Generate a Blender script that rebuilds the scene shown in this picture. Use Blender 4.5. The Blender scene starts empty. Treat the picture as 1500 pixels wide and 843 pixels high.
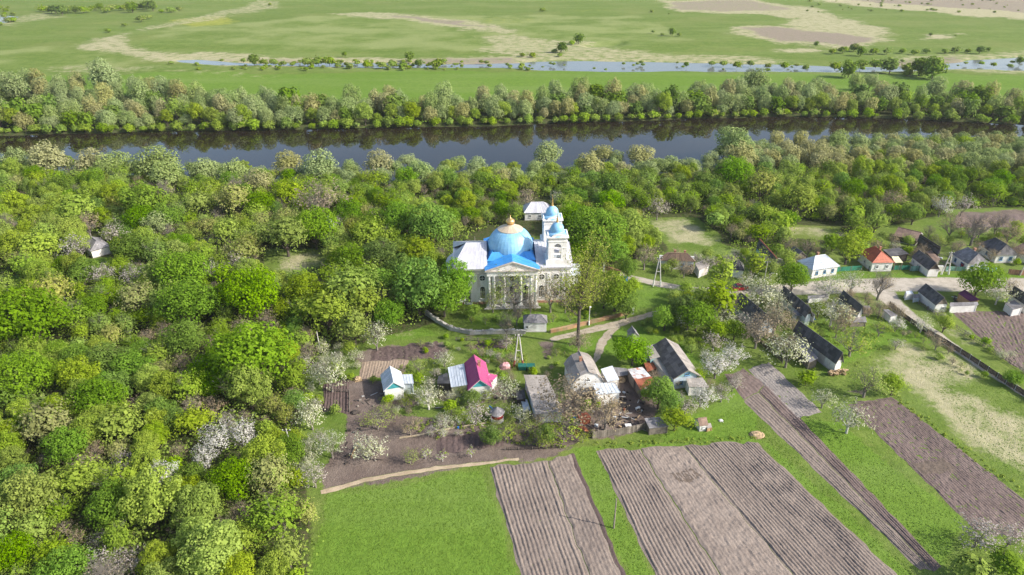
import bpy, math, random
import numpy as np
from mathutils import Vector, Matrix, noise as mnoise
random.seed(7)
PI = math.pi
S = bpy.context.scene
COL = S.collection

# ---------------------------------------------------------------- camera
CAM_H = 70.0
PITCH = math.radians(27.0)
cam_d = bpy.data.cameras.new('camera'); cam = bpy.data.objects.new('camera', cam_d); COL.objects.link(cam)
cam.location = (0, 0, CAM_H); cam.rotation_euler = (PI/2 - PITCH, 0, 0)
cam_d.lens = 24.0; cam_d.sensor_width = 36.0; cam_d.clip_start = 1.0; cam_d.clip_end = 8000.0
S.camera = cam

# ---------------------------------------------------------------- light
SUN_EL = math.radians(34.0)
SUN_DIR = Vector((0.954*math.cos(SUN_EL), -0.30*math.cos(SUN_EL), math.sin(SUN_EL)))   # towards the sun
sun_d = bpy.data.lights.new('sun', 'SUN'); sun_d.energy = 4.35; sun_d.angle = math.radians(0.53); sun_d.color = (1.0, 0.95, 0.87)
sun = bpy.data.objects.new('sun', sun_d); COL.objects.link(sun)
sun.rotation_euler = SUN_DIR.to_track_quat('Z', 'Y').to_euler(); sun.location = (60, -20, 150)
wd = bpy.data.worlds.new('World'); S.world = wd; wd.use_nodes = True
wn = wd.node_tree; wn.nodes.clear()
sky = wn.nodes.new('ShaderNodeTexSky'); sky.sky_type = 'NISHITA'; sky.sun_disc = False
sky.sun_elevation = SUN_EL; sky.sun_rotation = math.atan2(SUN_DIR.x, SUN_DIR.y)
sky.air_density = 1.0; sky.dust_density = 2.4; sky.ozone_density = 1.0
bg = wn.nodes.new('ShaderNodeBackground'); bg.inputs['Strength'].default_value = 0.15
wo = wn.nodes.new('ShaderNodeOutputWorld')
wn.links.new(sky.outputs[0], bg.inputs[0]); wn.links.new(bg.outputs[0], wo.inputs[0])
S.view_settings.view_transform = 'Standard'; S.view_settings.look = 'None'
S.view_settings.exposure = 0.54; S.view_settings.gamma = 1.0; S.view_settings.use_curve_mapping = False
S.render.engine = 'CYCLES'
S.cycles.max_bounces = 6; S.cycles.diffuse_bounces = 3; S.cycles.glossy_bounces = 2
S.cycles.transmission_bounces = 3; S.cycles.transparent_max_bounces = 4; S.cycles.volume_bounces = 0
S.cycles.caustics_reflective = False; S.cycles.caustics_refractive = False

# ---------------------------------------------------------------- pixel <-> world (1500 x 843 photograph, level ground)
SP, CP = math.sin(PITCH), math.cos(PITCH)
def G(px, py, z=0.0):
    u = (px-750)/1000.0; v = (py-421.5)/1000.0
    t = (CAM_H - z)/(SP + v*CP)
    return Vector((u*t, (CP - v*SP)*t, z))
def depth(p):
    return p.y*CP + (CAM_H-p.z)*SP

# ---------------------------------------------------------------- materials
def nodes_of(m):
    m.use_nodes = True; nt = m.node_tree; nt.nodes.clear(); return nt
class N:
    """small helper for node graphs"""
    def __init__(s, m): s.nt = nodes_of(m)
    def n(s, t, **kw):
        nd = s.nt.nodes.new('ShaderNode'+t)
        for k, v in kw.items(): setattr(nd, k, v)
        return nd
    def l(s, a, b): s.nt.links.new(a, b)
    def pos(s, obj=False):
        if obj: return s.n('TexCoord').outputs['Object']
        return s.n('NewGeometry').outputs['Position']
    def noise(s, vec, scale, detail=3, rough=.55, w=None):
        t = s.n('TexNoise'); t.inputs['Scale'].default_value = scale; t.inputs['Detail'].default_value = detail
        t.inputs['Roughness'].default_value = rough
        s.l(vec, t.inputs['Vector']); return t.outputs['Fac']
    def stretch(s, vec, sc, rz=0.0):
        t = s.n('Mapping'); t.inputs['Scale'].default_value = sc; t.inputs['Rotation'].default_value = (0, 0, rz)
        s.l(vec, t.inputs['Vector']); return t.outputs['Vector']
    def rng(s, val, a, b, c=0., d=1., smooth=True):
        t = s.n('MapRange'); t.interpolation_type = 'SMOOTHSTEP' if smooth else 'LINEAR'
        s.l(val, t.inputs['Value'])
        for k, x in zip(('From Min', 'From Max', 'To Min', 'To Max'), (a, b, c, d)): t.inputs[k].default_value = x
        return t.outputs['Result']
    def mix(s, f, a, b):
        t = s.n('Mix', data_type='RGBA')
        if isinstance(f, (int, float)): t.inputs[0].default_value = f
        else: s.l(f, t.inputs[0])
        for i, x in ((6, a), (7, b)):
            if isinstance(x, tuple): t.inputs[i].default_value = (*x, 1)
            else: s.l(x, t.inputs[i])
        return t.outputs[2]
    def math(s, op, a, b=0.0):
        t = s.n('Math', operation=op)
        for i, x in ((0, a), (1, b)):
            if isinstance(x, (int, float)): t.inputs[i].default_value = x
            else: s.l(x, t.inputs[i])
        return t.outputs[0]
    def mul(s, colr, f):
        t = s.n('VectorMath', operation='SCALE')
        s.l(colr, t.inputs[0])
        if isinstance(f, (int, float)): t.inputs['Scale'].default_value = f
        else: s.l(f, t.inputs['Scale'])
        return t.outputs[0]
    def attr(s, name):
        t = s.n('Attribute', attribute_name=name); return t.outputs['Fac']
    def bump(s, h, strength, dist):
        t = s.n('Bump'); t.inputs['Strength'].default_value = strength; t.inputs['Distance'].default_value = dist
        s.l(h, t.inputs['Height']); return t.outputs[0]
    def out(s, colr, rough=.85, normal=None, spec=.25, metallic=0.):
        p = s.n('BsdfPrincipled')
        if isinstance(colr, tuple): p.inputs['Base Color'].default_value = (*colr, 1)
        else: s.l(colr, p.inputs['Base Color'])
        if isinstance(rough, (int, float)): p.inputs['Roughness'].default_value = rough
        else: s.l(rough, p.inputs['Roughness'])
        p.inputs['Specular IOR Level'].default_value = spec; p.inputs['Metallic'].default_value = metallic
        if normal is not None: s.l(normal, p.inputs['Normal'])
        o = s.n('OutputMaterial'); s.l(p.outputs[0], o.inputs[0]); return p

MATS = {}
def mat(name, c1, c2=None, scale=1.2, rough=.85, spec=.2, bump=.0, bscale=None, metallic=0., stain=None, stain_amt=.5, tint=.35, fine=.25):
    """weathered surface: two tones, blotches, streaks, plus a per-face tint attribute"""
    if name in MATS: return MATS[name]
    m = bpy.data.materials.new(name); g = N(m); MATS[name] = m
    if c2 is None: c2 = tuple(x*.8 for x in c1)
    p = g.pos()
    a = g.noise(p, scale, 4, .6)
    colr = g.mix(g.rng(a, .35, .65), c1, c2)
    b = g.noise(p, scale*7, 3, .6)
    colr = g.mul(colr, g.rng(b, .2, .8, 1-fine, 1+fine, False))
    if stain:
        st = g.noise(g.stretch(p, (1, 1, .35)), scale*.8, 5, .65)
        colr = g.mix(g.math('MULTIPLY', g.rng(st, .5, .66), stain_amt), colr, stain)
    t = g.attr('tint')
    colr = g.mul(colr, g.rng(t, 0, 1, 1-tint, 1+tint, False))
    nrm = g.bump(g.noise(p, bscale or scale*8, 3), .6, bump) if bump else None
    g.out(colr, rough, nrm, spec, metallic)
    return m

def leaf_mat(name, c1, c2, trans=.3, var=.22):
    if name in MATS: return MATS[name]
    m = bpy.data.materials.new(name); g = N(m); MATS[name] = m
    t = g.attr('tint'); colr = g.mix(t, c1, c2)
    oi = g.n('ObjectInfo')
    colr = g.mul(colr, g.rng(oi.outputs['Random'], 0, 1, 1-var*.75, 1+var*.75, False))
    hs = g.n('HueSaturation'); g.l(colr, hs.inputs['Color'])
    r2 = g.math('FRACT', g.math('MULTIPLY', oi.outputs['Random'], 17.31))
    g.l(g.rng(r2, 0, 1, .486, .503, False), hs.inputs['Hue'])
    r3 = g.math('FRACT', g.math('MULTIPLY', oi.outputs['Random'], 41.7))
    g.l(g.rng(r3, 0, 1, .90, 1.13, False), hs.inputs['Saturation'])
    d = g.n('BsdfDiffuse'); tr = g.n('BsdfTranslucent')
    g.l(hs.outputs[0], d.inputs[0]); g.l(hs.outputs[0], tr.inputs[0])
    mx = g.n('MixShader'); mx.inputs[0].default_value = trans
    g.l(d.outputs[0], mx.inputs[1]); g.l(tr.outputs[0], mx.inputs[2])
    o = g.n('OutputMaterial'); g.l(mx.outputs[0], o.inputs[0])
    return m

# ---------------------------------------------------------------- mesh builder
def link(o, parent=None):
    COL.objects.link(o)
    if parent is not None: o.parent = parent
    return o
def tag(o, label=None, cat=None, group=None, kind=None):
    if label: o['label'] = label
    if cat: o['category'] = cat
    if group: o['group'] = group
    if kind: o['kind'] = kind
    return o
def empty(name, loc, rz=0., label=None, cat=None, group=None):
    o = bpy.data.objects.new(name, None); COL.objects.link(o); o.location = loc; o.rotation_euler = (0, 0, rz)
    o.empty_display_size = .5
    return tag(o, label, cat, group)
class MB:
    def __init__(s): s.v = []; s.f = []; s.t = []; s.mi = []; s.cm = 0; s.ct = .5
    def add(s, pts, faces, t=None):
        b = len(s.v); s.v += [tuple(p) for p in pts]
        for f in faces: s.f.append(tuple(b+i for i in f)); s.t.append(s.ct if t is None else t); s.mi.append(s.cm)
    def box(s, c, d, rz=0., t=None, M=None):
        hx, hy, hz = d[0]/2, d[1]/2, d[2]/2
        P = []
        for x, y, z in ((-1,-1,-1),(1,-1,-1),(1,1,-1),(-1,1,-1),(-1,-1,1),(1,-1,1),(1,1,1),(-1,1,1)):
            q = Vector((x*hx, y*hy, z*hz))
            if M is not None: q = M @ q
            elif rz: q = Vector((q.x*math.cos(rz)-q.y*math.sin(rz), q.x*math.sin(rz)+q.y*math.cos(rz), q.z))
            P.append(q + Vector(c))
        s.add(P, [(0,3,2,1),(4,5,6,7),(0,1,5,4),(1,2,6,5),(2,3,7,6),(3,0,4,7)], t)
    def bb(s, x0, x1, y0, y1, z0, z1, t=None): s.box(((x0+x1)/2, (y0+y1)/2, (z0+z1)/2), (x1-x0, y1-y0, z1-z0), t=t)
    def slab(s, q, th, t=None):
        """quad q (4 points) thickened downwards along its normal"""
        q = [Vector(p) for p in q]; n = (q[1]-q[0]).cross(q[-1]-q[0]).normalized()
        if n.z < 0: n = -n
        lo = [p - n*th for p in q]; k = len(q)
        s.add(q+lo, [tuple(range(k)), tuple(range(2*k-1, k-1, -1))] + [(i, k+i, k+(i+1) % k, (i+1) % k) for i in range(k)], t)
    def prism(s, pts, off, t=None):
        a = [Vector(p) for p in pts]; off = Vector(off); k = len(a); b = [p+off for p in a]
        s.add(a+b, [tuple(range(k))[::-1], tuple(range(k, 2*k))] + [(i, (i+1) % k, k+(i+1) % k, k+i) for i in range(k)], t)
    def lathe(s, prof, n=24, c=(0,0,0), a0=0., a1=2*PI, t=None, sq=None):
        full = abs(a1-a0-2*PI) < 1e-6; m = n if full else n+1
        P = []
        for r, z in prof:
            for i in range(m):
                a = a0+(a1-a0)*i/n
                rr = r
                P.append((c[0]+rr*math.cos(a), c[1]+rr*math.sin(a), c[2]+z))
        F = []
        for j in range(len(prof)-1):
            for i in range(n):
                i2 = (i+1) % m
                F.append((j*m+i, j*m+i2, (j+1)*m+i2, (j+1)*m+i))
        s.add(P, F, t)
    def tube(s, p0, p1, r0, r1=None, n=6, t=None, caps=True):
        r1 = r0 if r1 is None else r1
        p0, p1 = Vector(p0), Vector(p1); d = p1-p0
        if d.length < 1e-6: return
        q = d.to_track_quat('Z', 'Y'); P = []
        for p, r in ((p0, r0), (p1, r1)):
            for i in range(n):
                a = 2*PI*i/n; P.append(p + q @ Vector((r*math.cos(a), r*math.sin(a), 0)))
        F = [(i, (i+1) % n, n+(i+1) % n, n+i) for i in range(n)]
        if caps: F += [tuple(range(n))[::-1], tuple(range(n, 2*n))]
        s.add(P, F, t)
    def build(s, name, mats, parent=None, smooth=False, loc=None, rz=0.):
        if not isinstance(mats, (list, tuple)): mats = [mats]
        me = bpy.data.meshes.new(name); me.from_pydata(s.v, [], s.f)
        for m in mats: me.materials.append(m)
        me.polygons.foreach_set('material_index', s.mi)
        a = me.attributes.new('tint', 'FLOAT', 'FACE'); a.data.foreach_set('value', s.t)
        if smooth: me.polygons.foreach_set('use_smooth', [True]*len(s.f))
        o = bpy.data.objects.new(name, me)
        if loc is not None: o.location = loc
        if rz: o.rotation_euler = (0, 0, rz)
        return link(o, parent)
def np_mesh(name, V, F, mats, mi=None, tint=None, smooth=False, attrs=None):
    """fast mesh: V (n,3), F (m,4) or (m,3)"""
    me = bpy.data.meshes.new(name); V = np.asarray(V, np.float32); F = np.asarray(F, np.int32)
    k = F.shape[1]; m = F.shape[0]
    me.vertices.add(len(V)); me.vertices.foreach_set('co', V.ravel())
    me.loops.add(m*k); me.loops.foreach_set('vertex_index', F.ravel())
    me.polygons.add(m); me.polygons.foreach_set('loop_start', np.arange(0, m*k, k, dtype=np.int32))
    me.polygons.foreach_set('loop_total', np.full(m, k, np.int32))
    for q in (mats if isinstance(mats, (list, tuple)) else [mats]): me.materials.append(q)
    if mi is not None: me.polygons.foreach_set('material_index', np.asarray(mi, np.int32))
    if smooth: me.polygons.foreach_set('use_smooth', np.ones(m, bool))
    if tint is not None:
        a = me.attributes.new('tint', 'FLOAT', 'FACE'); a.data.foreach_set('value', np.asarray(tint, np.float32))
    for nm, arr in (attrs or {}).items():
        a = me.attributes.new(nm, 'FLOAT', 'POINT'); a.data.foreach_set('value', np.asarray(arr, np.float32))
    me.update(calc_edges=True); me.validate(clean_customdata=False)
    return me
def copy_tree(o, parent=None):
    c = o.copy(); COL.objects.link(c); c.parent = parent
    for ch in o.children: copy_tree(ch, c)
    return c

# ---------------------------------------------------------------- ground masks from plan outlines
def poly_px(pts, z=0.): return np.array([[*G(x, y, z).xy] for x, y in pts])
def sdist(P, poly):
    """signed distance (inside positive) of points P (n,2) to closed polygon"""
    n = len(poly); d = np.full(len(P), 1e9); inside = np.zeros(len(P), bool)
    for i in range(n):
        a = poly[i]; b = poly[(i+1) % n]; ab = b-a; L = (ab**2).sum()+1e-9
        t = np.clip(((P-a)@ab)/L, 0, 1); q = a + t[:, None]*ab
        d = np.minimum(d, np.hypot(*(P-q).T))
        c = ((a[1] > P[:, 1]) != (b[1] > P[:, 1])) & (P[:, 0] < (b[0]-a[0])*(P[:, 1]-a[1])/(b[1]-a[1]+1e-12)+a[0])
        inside ^= c
    return np.where(inside, d, -d)
def ldist(P, line):
    d = np.full(len(P), 1e9)
    for a, b in zip(line[:-1], line[1:]):
        ab = b-a; t = np.clip(((P-a)@ab)/((ab**2).sum()+1e-9), 0, 1); q = a+t[:, None]*ab
        d = np.minimum(d, np.hypot(*(P-q).T))
    return d
def vnoise(P, s, seed=0):
    """cheap smooth value noise in numpy, 0..1"""
    X = P[:, 0]*s+seed*17.3; Y = P[:, 1]*s+seed*9.1
    xi = np.floor(X); yi = np.floor(Y); fx = X-xi; fy = Y-yi; fx = fx*fx*(3-2*fx); fy = fy*fy*(3-2*fy)
    def h(a, b):
        q = np.sin(a*127.1+b*311.7)*43758.5453; return q-np.floor(q)
    return (h(xi, yi)*(1-fx)+h(xi+1, yi)*fx)*(1-fy)+(h(xi, yi+1)*(1-fx)+h(xi+1, yi+1)*fx)*fy

FAR_BANK = [(-700,208),(-100,199),(0,196),(250,191),(500,187),(750,181),(1000,173),(1150,169),(1300,172),(1500,181),(1650,190),(2200,230)]
NEAR_BANK = [(2200,262),(1650,226),(1500,217),(1300,219),(1180,224),(1090,240),(1000,249),(860,255),(700,259),(560,264),(400,262),(200,252),(0,246),(-100,246),(-700,262)]
RIVER = FAR_BANK+NEAR_BANK
CHANNEL = [(255,87),(300,87.5),(330,90),(380,92.5),(430,91),(500,91),(600,92),(680,93),(760,92),(790,89.5),(870,88.5),(960,90),(1040,91),(1120,92.5),(1200,95),(1290,98),(1400,92),(1430,87),(1500,83),(1620,80),
           (1620,101),(1500,102),(1420,99),(1330,103),(1250,104),(1180,104),(1080,103),(1000,103),(900,104),(800,102),(740,98),(650,97.5),(560,98),(500,97),(430,95),(380,94.5),(320,94),(265,90)]
POND = [(855,65),(880,62),(910,61),(915,64),(900,67),(862,69)]
POND2 = [(-30,30),(5,33),(25,24),(10,22),(-30,18)]
CHURCH_ROT = 0
# ================================================================ GROUND
def build_ground():
    ys = np.concatenate([np.linspace(-60, 34, 8)[:-1], 34*np.exp(np.linspace(0, math.log(1050/34), 330)), [1300, 1700, 2400, 4000]])
    nx = 400; ks = np.linspace(-1, 1, nx)
    Y = np.repeat(ys[:, None], nx, 1); X = ks[None, :]*(0.80*np.maximum(Y, 0)+62)
    P = np.stack([X.ravel(), Y.ravel()], 1)
    # wobble the lookup position so that outlines are irregular
    wob = np.clip(P[:, 1]/60, .6, 14)
    Q = P + np.stack([(vnoise(P, .13, 1)-.5)+(vnoise(P, .035, 2)-.5)*2, (vnoise(P, .11, 3)-.5)+(vnoise(P, .03, 4)-.5)*2], 1)*wob[:, None]*.9
    def m(pts, w, exact=False):
        d = sdist(P if exact else Q, poly_px(pts)); return np.clip(.5+d/w, 0, 1)
    Z = np.zeros(len(P))
    dr = sdist(P+ (Q-P)*.35, poly_px(RIVER)); dc = sdist(P+(Q-P)*.25, poly_px(CHANNEL)); dp = np.maximum(sdist(P, poly_px(POND)), sdist(P, poly_px(POND2)))
    Z -= 3.0*np.clip((dr+2.5)/5, 0, 1)
    Z -= 2.0*np.clip((dc+4)/8, 0, 1)
    Z -= 2.0*np.clip((dp+4)/8, 0, 1)
    far = np.clip((P[:, 1]-330)/80, 0, 1)
    Z += far*((vnoise(P, .012, 5)-.5)*1.6*np.clip(-(dc+6)/20, 0, 1))
    # --- masks
    dry = np.zeros(len(P)); soil = np.zeros(len(P)); wood = np.zeros(len(P)); pale = np.zeros(len(P)); mud = np.zeros(len(P)); lush = np.zeros(len(P)); yel = np.zeros(len(P))
    def up(a, b, k=1.): return np.maximum(a, b*k)
    # far meadow: old oxbow bed and dry hummocks
    for pts, k in (([(105,68),(150,52),(185,46),(170,60),(200,74),(260,80),(330,79),(400,84),(500,82),(620,84),(730,83),(800,86),(800,95),(640,99),(470,98),(330,98),(230,90),(150,80),(110,72)], .72),
                   ([(480,22),(560,18),(660,25),(730,36),(757,48),(740,52),(690,44),(600,30),(530,26)], .7),
                   ([(700,55),(760,52),(850,60),(950,78),(1100,82),(1180,92),(1060,94),(900,90),(760,92),(700,75)], .62),
                   ([(960,0),(1090,-2),(1200,14),(1310,44),(1310,58),(1240,70),(1150,62),(1060,50),(1070,41),(1150,38),(1160,26),(1090,22),(1000,20)], .75),
                   ([(1170,-2),(1260,8),(1400,22),(1560,34),(1560,-10),(1170,-10)], .9),
                   ([(380,-2),(420,8),(360,20),(250,40),(190,46),(160,52),(240,34),(330,16)], .55),
                   ([(0,30),(26,24),(60,18),(110,22),(60,30),(0,42)], .5),
                   ([(60,100),(140,92),(260,100),(200,108),(100,106)], .45), ([(1130,70),(1190,68),(1210,74),(1150,77)], .9),
                   ([(1290,88),(1500,74),(1560,74),(1560,108),(1300,106)], .55),
                   ([(1360,52),(1400,50),(1410,58),(1370,60)], .9), ([(240,104),(420,110),(400,116),(250,112)], .3)):
        dry = up(dry, m(pts, 14), k)
    for pts, k in (([(1075,44),(1140,40),(1230,48),(1290,56),(1240,66),(1150,60)], .9), ([(560,21),(660,27),(740,44),(700,40),(600,27)], .8), ([(980,2),(1090,0),(1160,14),(1100,18),(1000,16)], .7),
                   ([(1200,-3),(1500,20),(1560,25),(1560,-8)], .8), ([(600,84),(740,86),(800,96),(600,99)], .7), ([(1290,92),(1420,84),(1420,96),(1300,104)], .7), ([(300,88),(420,86),(500,92),(400,95)], .6)):
        mud = up(mud, m(pts, 12), k)
    for pts, k in (([(250,28),(330,22),(350,34),(280,42)], .9), ([(590,28),(660,24),(800,26),(780,34),(640,34)], .5), ([(120,30),(160,28),(170,34),(130,36)], .5), ([(820,14),(900,12),(900,18),(830,20)], .5)):
        yel = up(yel, m(pts, 16), k)
    for pts, k in (([(-100,70),(110,66),(240,84),(240,106),(-100,110)], .5), ([(200,40),(500,20),(960,20),(1060,60),(900,84),(400,80),(200,70)], .5), ([(700,-5),(960,-5),(990,20),(1160,30),(1150,40),(1060,44),(960,30)], .3)):
        pale = up(pale, m(pts, 60), k)
    # near side
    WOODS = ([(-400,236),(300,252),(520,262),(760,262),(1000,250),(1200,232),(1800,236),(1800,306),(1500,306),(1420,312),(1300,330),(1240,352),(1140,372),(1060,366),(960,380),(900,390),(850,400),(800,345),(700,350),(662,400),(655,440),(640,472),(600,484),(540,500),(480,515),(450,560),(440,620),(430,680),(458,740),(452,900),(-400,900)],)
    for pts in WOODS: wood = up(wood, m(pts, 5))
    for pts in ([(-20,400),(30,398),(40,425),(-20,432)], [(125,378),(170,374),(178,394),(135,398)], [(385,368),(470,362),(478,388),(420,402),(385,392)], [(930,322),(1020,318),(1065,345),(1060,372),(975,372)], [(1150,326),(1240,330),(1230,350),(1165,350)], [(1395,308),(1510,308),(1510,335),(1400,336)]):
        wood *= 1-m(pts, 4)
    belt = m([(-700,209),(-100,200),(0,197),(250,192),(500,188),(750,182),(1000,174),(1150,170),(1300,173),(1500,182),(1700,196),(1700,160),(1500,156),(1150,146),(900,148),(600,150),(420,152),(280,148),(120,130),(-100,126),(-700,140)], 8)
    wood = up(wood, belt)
    for pts, k in (([(420,372),(470,366),(478,384),(425,400),(395,398)], .62), ([(935,325),(1010,320),(1055,350),(1050,368),(985,362)], .66), ([(1155,330),(1230,332),(1225,346),(1170,347)], .6),
                   ([(1275,545),(1310,500),(1350,508),(1400,520),(1420,545),(1400,570),(1440,590),(1500,605),(1570,650),(1570,760),(1500,705),(1440,660),(1380,612),(1330,570)], .70),
                   ([(1330,530),(1400,512),(1440,540),(1400,556),(1350,556)], .6), ([(600,487),(640,486),(640,494),(560,505)], .4), ([(1340,470),(1370,468),(1420,500),(1400,505)], .45), ([(778,500),(795,500),(797,530),(775,530)], .55)):
        dry = up(dry, m(pts, 4), k)
    for pts, k in (([(497,560),(530,552),(570,560),(620,590),(560,600),(735,628),(745,668),(700,676),(478,720),(470,690),(505,640),(510,590)], .95), ([(800,590),(870,560),(905,600),(910,640),(860,640),(820,668),(760,672),(700,660),(740,620)], .8),
                   ([(900,545),(960,545),(975,560),(955,620),(900,640),(870,600)], .9), ([(640,560),(760,560),(770,600),(700,600),(640,590)], .5), ([(940,500),(1030,540),(1040,560),(960,560)], .5),
                   ([(520,520),(560,505),(660,498),(664,520),(600,530),(590,552),(525,556)], .6), ([(690,502),(745,498),(740,512),(690,512)], .5),
                   ([(1240,582),(1300,575),(1300,582),(1235,590)], .7), ([(1330,445),(1395,452),(1395,458),(1325,452)], .3), ([(772,498),(800,500),(800,528),(775,530)], .7), ([(1400,312),(1510,310),(1510,330),(1400,332)], .7),
                   ([(1150,430),(1290,428),(1300,440),(1230,445),(1150,440)], .3), ([(1325,378),(1400,360),(1400,400),(1330,400)], .4), ([(1060,440),(1080,440),(1140,480),(1150,520),(1130,520)], .35), ([(660,487),(770,494),(770,500),(660,495)], .5),
                   ([(820,658),(860,655),(850,700),(880,780),(925,850),(905,850),(840,690)], .3)):
        soil = up(soil, m(pts, 3), k)
    for pts, k in (([(474,722),(712,682),(765,860),(440,860)], .8), ([(840,650),(1100,640),(1130,650),(1360,860),(1320,860),(1115,650),(880,656),(960,860),(925,860),(845,680)], .9), ([(1165,614),(1235,622),(1415,765),(1400,820),(1378,829)], .9),
                   ([(1200,470),(1300,440),(1370,500),(1300,500),(1200,560)], .9), ([(1090,560),(960,640),(1050,645),(1110,640),(1115,620)], .9), ([(930,418),(1040,432),(1010,460),(985,450),(925,458),(900,440)], .9), ([(1180,400),(1600,398),(1600,414),(1180,416)], 1.),
                   ([(640,455),(840,455),(900,440),(920,458),(800,485),(690,484)], .6), ([(600,470),(660,492),(600,500),(560,500)], .8), ([(800,500),(870,490),(900,480),(980,480),(1040,540),(900,530),(800,520)], .7), ([(690,510),(745,508),(745,525),(690,525)], 1.), ([(-20,400),(30,398),(40,425),(-20,432)], 1.), ([(125,378),(170,374),(178,394),(135,398)], 1.),
                   ([(560,625),(590,620),(720,600),(720,630),(560,640)], .4), ([(-200,112),(300,108),(600,104),(1000,106),(1600,112),(1600,170),(-200,200)], .7)):
        lush = up(lush, m(pts, 4), k)
    F = np.arange(len(ys)*nx).reshape(len(ys), nx)
    quads = np.stack([F[:-1, :-1], F[:-1, 1:], F[1:, 1:], F[1:, :-1]], -1).reshape(-1, 4)
    V = np.column_stack([P, Z])
    m_ = bpy.data.materials.new('meadow_ground'); g = N(m_)
    p = g.pos()
    big = g.noise(p, .018, 4, .6); mid = g.noise(p, .16, 5, .65); fin = g.noise(p, 1.3, 4, .7); tiny = g.noise(p, 5.5, 2, .7)
    streak = g.noise(g.stretch(p, (.006, .05, 1), .06), 1.0, 4, .6)
    def M(name, amp=.9, n=None, lo=.42, hi=.58):
        a = g.attr(name); nn = g.math('MULTIPLY', g.math('SUBTRACT', n or mid, .5), amp)
        nf = g.math('MULTIPLY', g.math('SUBTRACT', fin, .5), amp*.6)
        gate = g.rng(a, .0, .12)
        return g.math('MULTIPLY', g.rng(g.math('ADD', g.math('ADD', a, nn), nf), lo, hi), gate)
    grass = g.mix(g.rng(mid, .3, .7), (.110,.170,.028), (.170,.220,.050))
    grass = g.mix(g.rng(fin, .35, .75), grass, (.090,.150,.022))
    grass = g.mix(g.math('MULTIPLY', g.rng(big, .42, .68), .45), grass, (.20,.22,.07))
    grass = g.mix(g.math('MULTIPLY', M('lush', .7), .72), grass, g.mix(g.rng(fin, .3, .7), (.090,.180,.018), (.150,.250,.032)))
    grass = g.mix(g.math('MULTIPLY', g.rng(streak, .45, .7), .35), grass, (.20,.26,.08))
    grass = g.mix(g.math('MULTIPLY', M('pale', .8, big), .75), grass, (.24,.28,.10))
    grass = g.mix(g.math('MULTIPLY', M('yel', 1.6, mid, .45, 1.0), .45), grass, (.42,.40,.06))
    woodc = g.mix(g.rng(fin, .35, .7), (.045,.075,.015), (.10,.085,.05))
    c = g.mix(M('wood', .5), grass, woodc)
    dryc = g.mix(g.rng(fin, .3, .7), (.42,.37,.24), (.28,.27,.13))
    dryc = g.mix(g.rng(tiny, .4, .8), dryc, (.52,.47,.33))
    c = g.mix(g.math('MULTIPLY', M('dry', 1.9, mid, .22, .52), .55), c, (.25,.27,.12))
    c = g.mix(g.math('MULTIPLY', M('dry', 1.9, mid, .36, .86), .92), c, dryc)
    mudc = g.mix(g.rng(fin, .3, .7), (.17,.13,.105), (.30,.25,.20))
    c = g.mix(g.math('MULTIPLY', M('mud', 1.5, mid, .35, .85), .85), c, mudc)
    soilc = g.mix(g.rng(mid, .3, .7), (.130,.098,.083), (.195,.155,.130))
    soilc = g.mul(soilc, g.rng(tiny, .2, .8, .75, 1.25, False))
    c = g.mix(M('soil', 1.0, mid, .40, .56), c, soilc)
    c = g.mul(c, g.rng(g.noise(p, .45, 4, .7), .25, .75, .86, 1.16, False)); c = g.mul(c, g.rng(tiny, .2, .8, .90, 1.10, False))
    hgt = g.math('ADD', g.math('MULTIPLY', fin, .7), g.math('MULTIPLY', tiny, .3))
    g.out(c, .95, g.bump(hgt, .8, .35), .05)
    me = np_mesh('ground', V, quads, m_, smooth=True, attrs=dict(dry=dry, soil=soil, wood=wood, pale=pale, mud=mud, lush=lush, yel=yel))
    o = bpy.data.objects.new('ground', me); link(o); tag(o, kind='structure')
    return P, Z
build_ground()

# ---- water
wm = bpy.data.materials.new('river_water'); g = N(wm); p = g.pos()
n1 = g.noise(g.stretch(p, (.22, .5, 1)), 1.0, 3, .5); n2 = g.noise(p, .035, 3, .5)
n3 = g.noise(p, 1.4, 2, .5)
hh = g.math('ADD', g.math('MULTIPLY', n1, .7), g.math('MULTIPLY', n3, .18))
nt = g.bump(hh, .10, .05)
pw = g.out(g.mix(g.rng(n2, .3, .7), (.014,.010,.007), (.022,.016,.010)), .015, nt, .5)
pw.inputs['IOR'].default_value = 1.42
def sheet(name, x0, x1, y0, y1, z, m, nx=2, ny=2):
    xs = np.linspace(x0, x1, nx); ys = np.linspace(y0, y1, ny); Xg, Yg = np.meshgrid(xs, ys)
    V = np.column_stack([Xg.ravel(), Yg.ravel(), np.full(Xg.size, z)]); I = np.arange(Xg.size).reshape(ny, nx)
    F = np.stack([I[:-1, :-1], I[:-1, 1:], I[1:, 1:], I[1:, :-1]], -1).reshape(-1, 4)
    o = bpy.data.objects.new(name, np_mesh(name, V, F, m)); link(o); tag(o, kind='structure'); return o
sheet('river_water', -420, 420, 175, 345, -.9, wm, 12, 6)
wf = bpy.data.materials.new('channel_water'); g = N(wf); p = g.pos()
pf = g.out((.16,.175,.18), .12, g.bump(g.noise(p, .8, 2), .1, .05), .5); pf.inputs['IOR'].default_value = 1.5
sheet('channel_water', -330, 420, 395, 520, -.75, wf, 4, 4)
sheet('pond_water', 60, 120, 575, 660, -.75, wf)
sheet('pond_water', -620, -460, 640, 830, -.75, wf)

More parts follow.
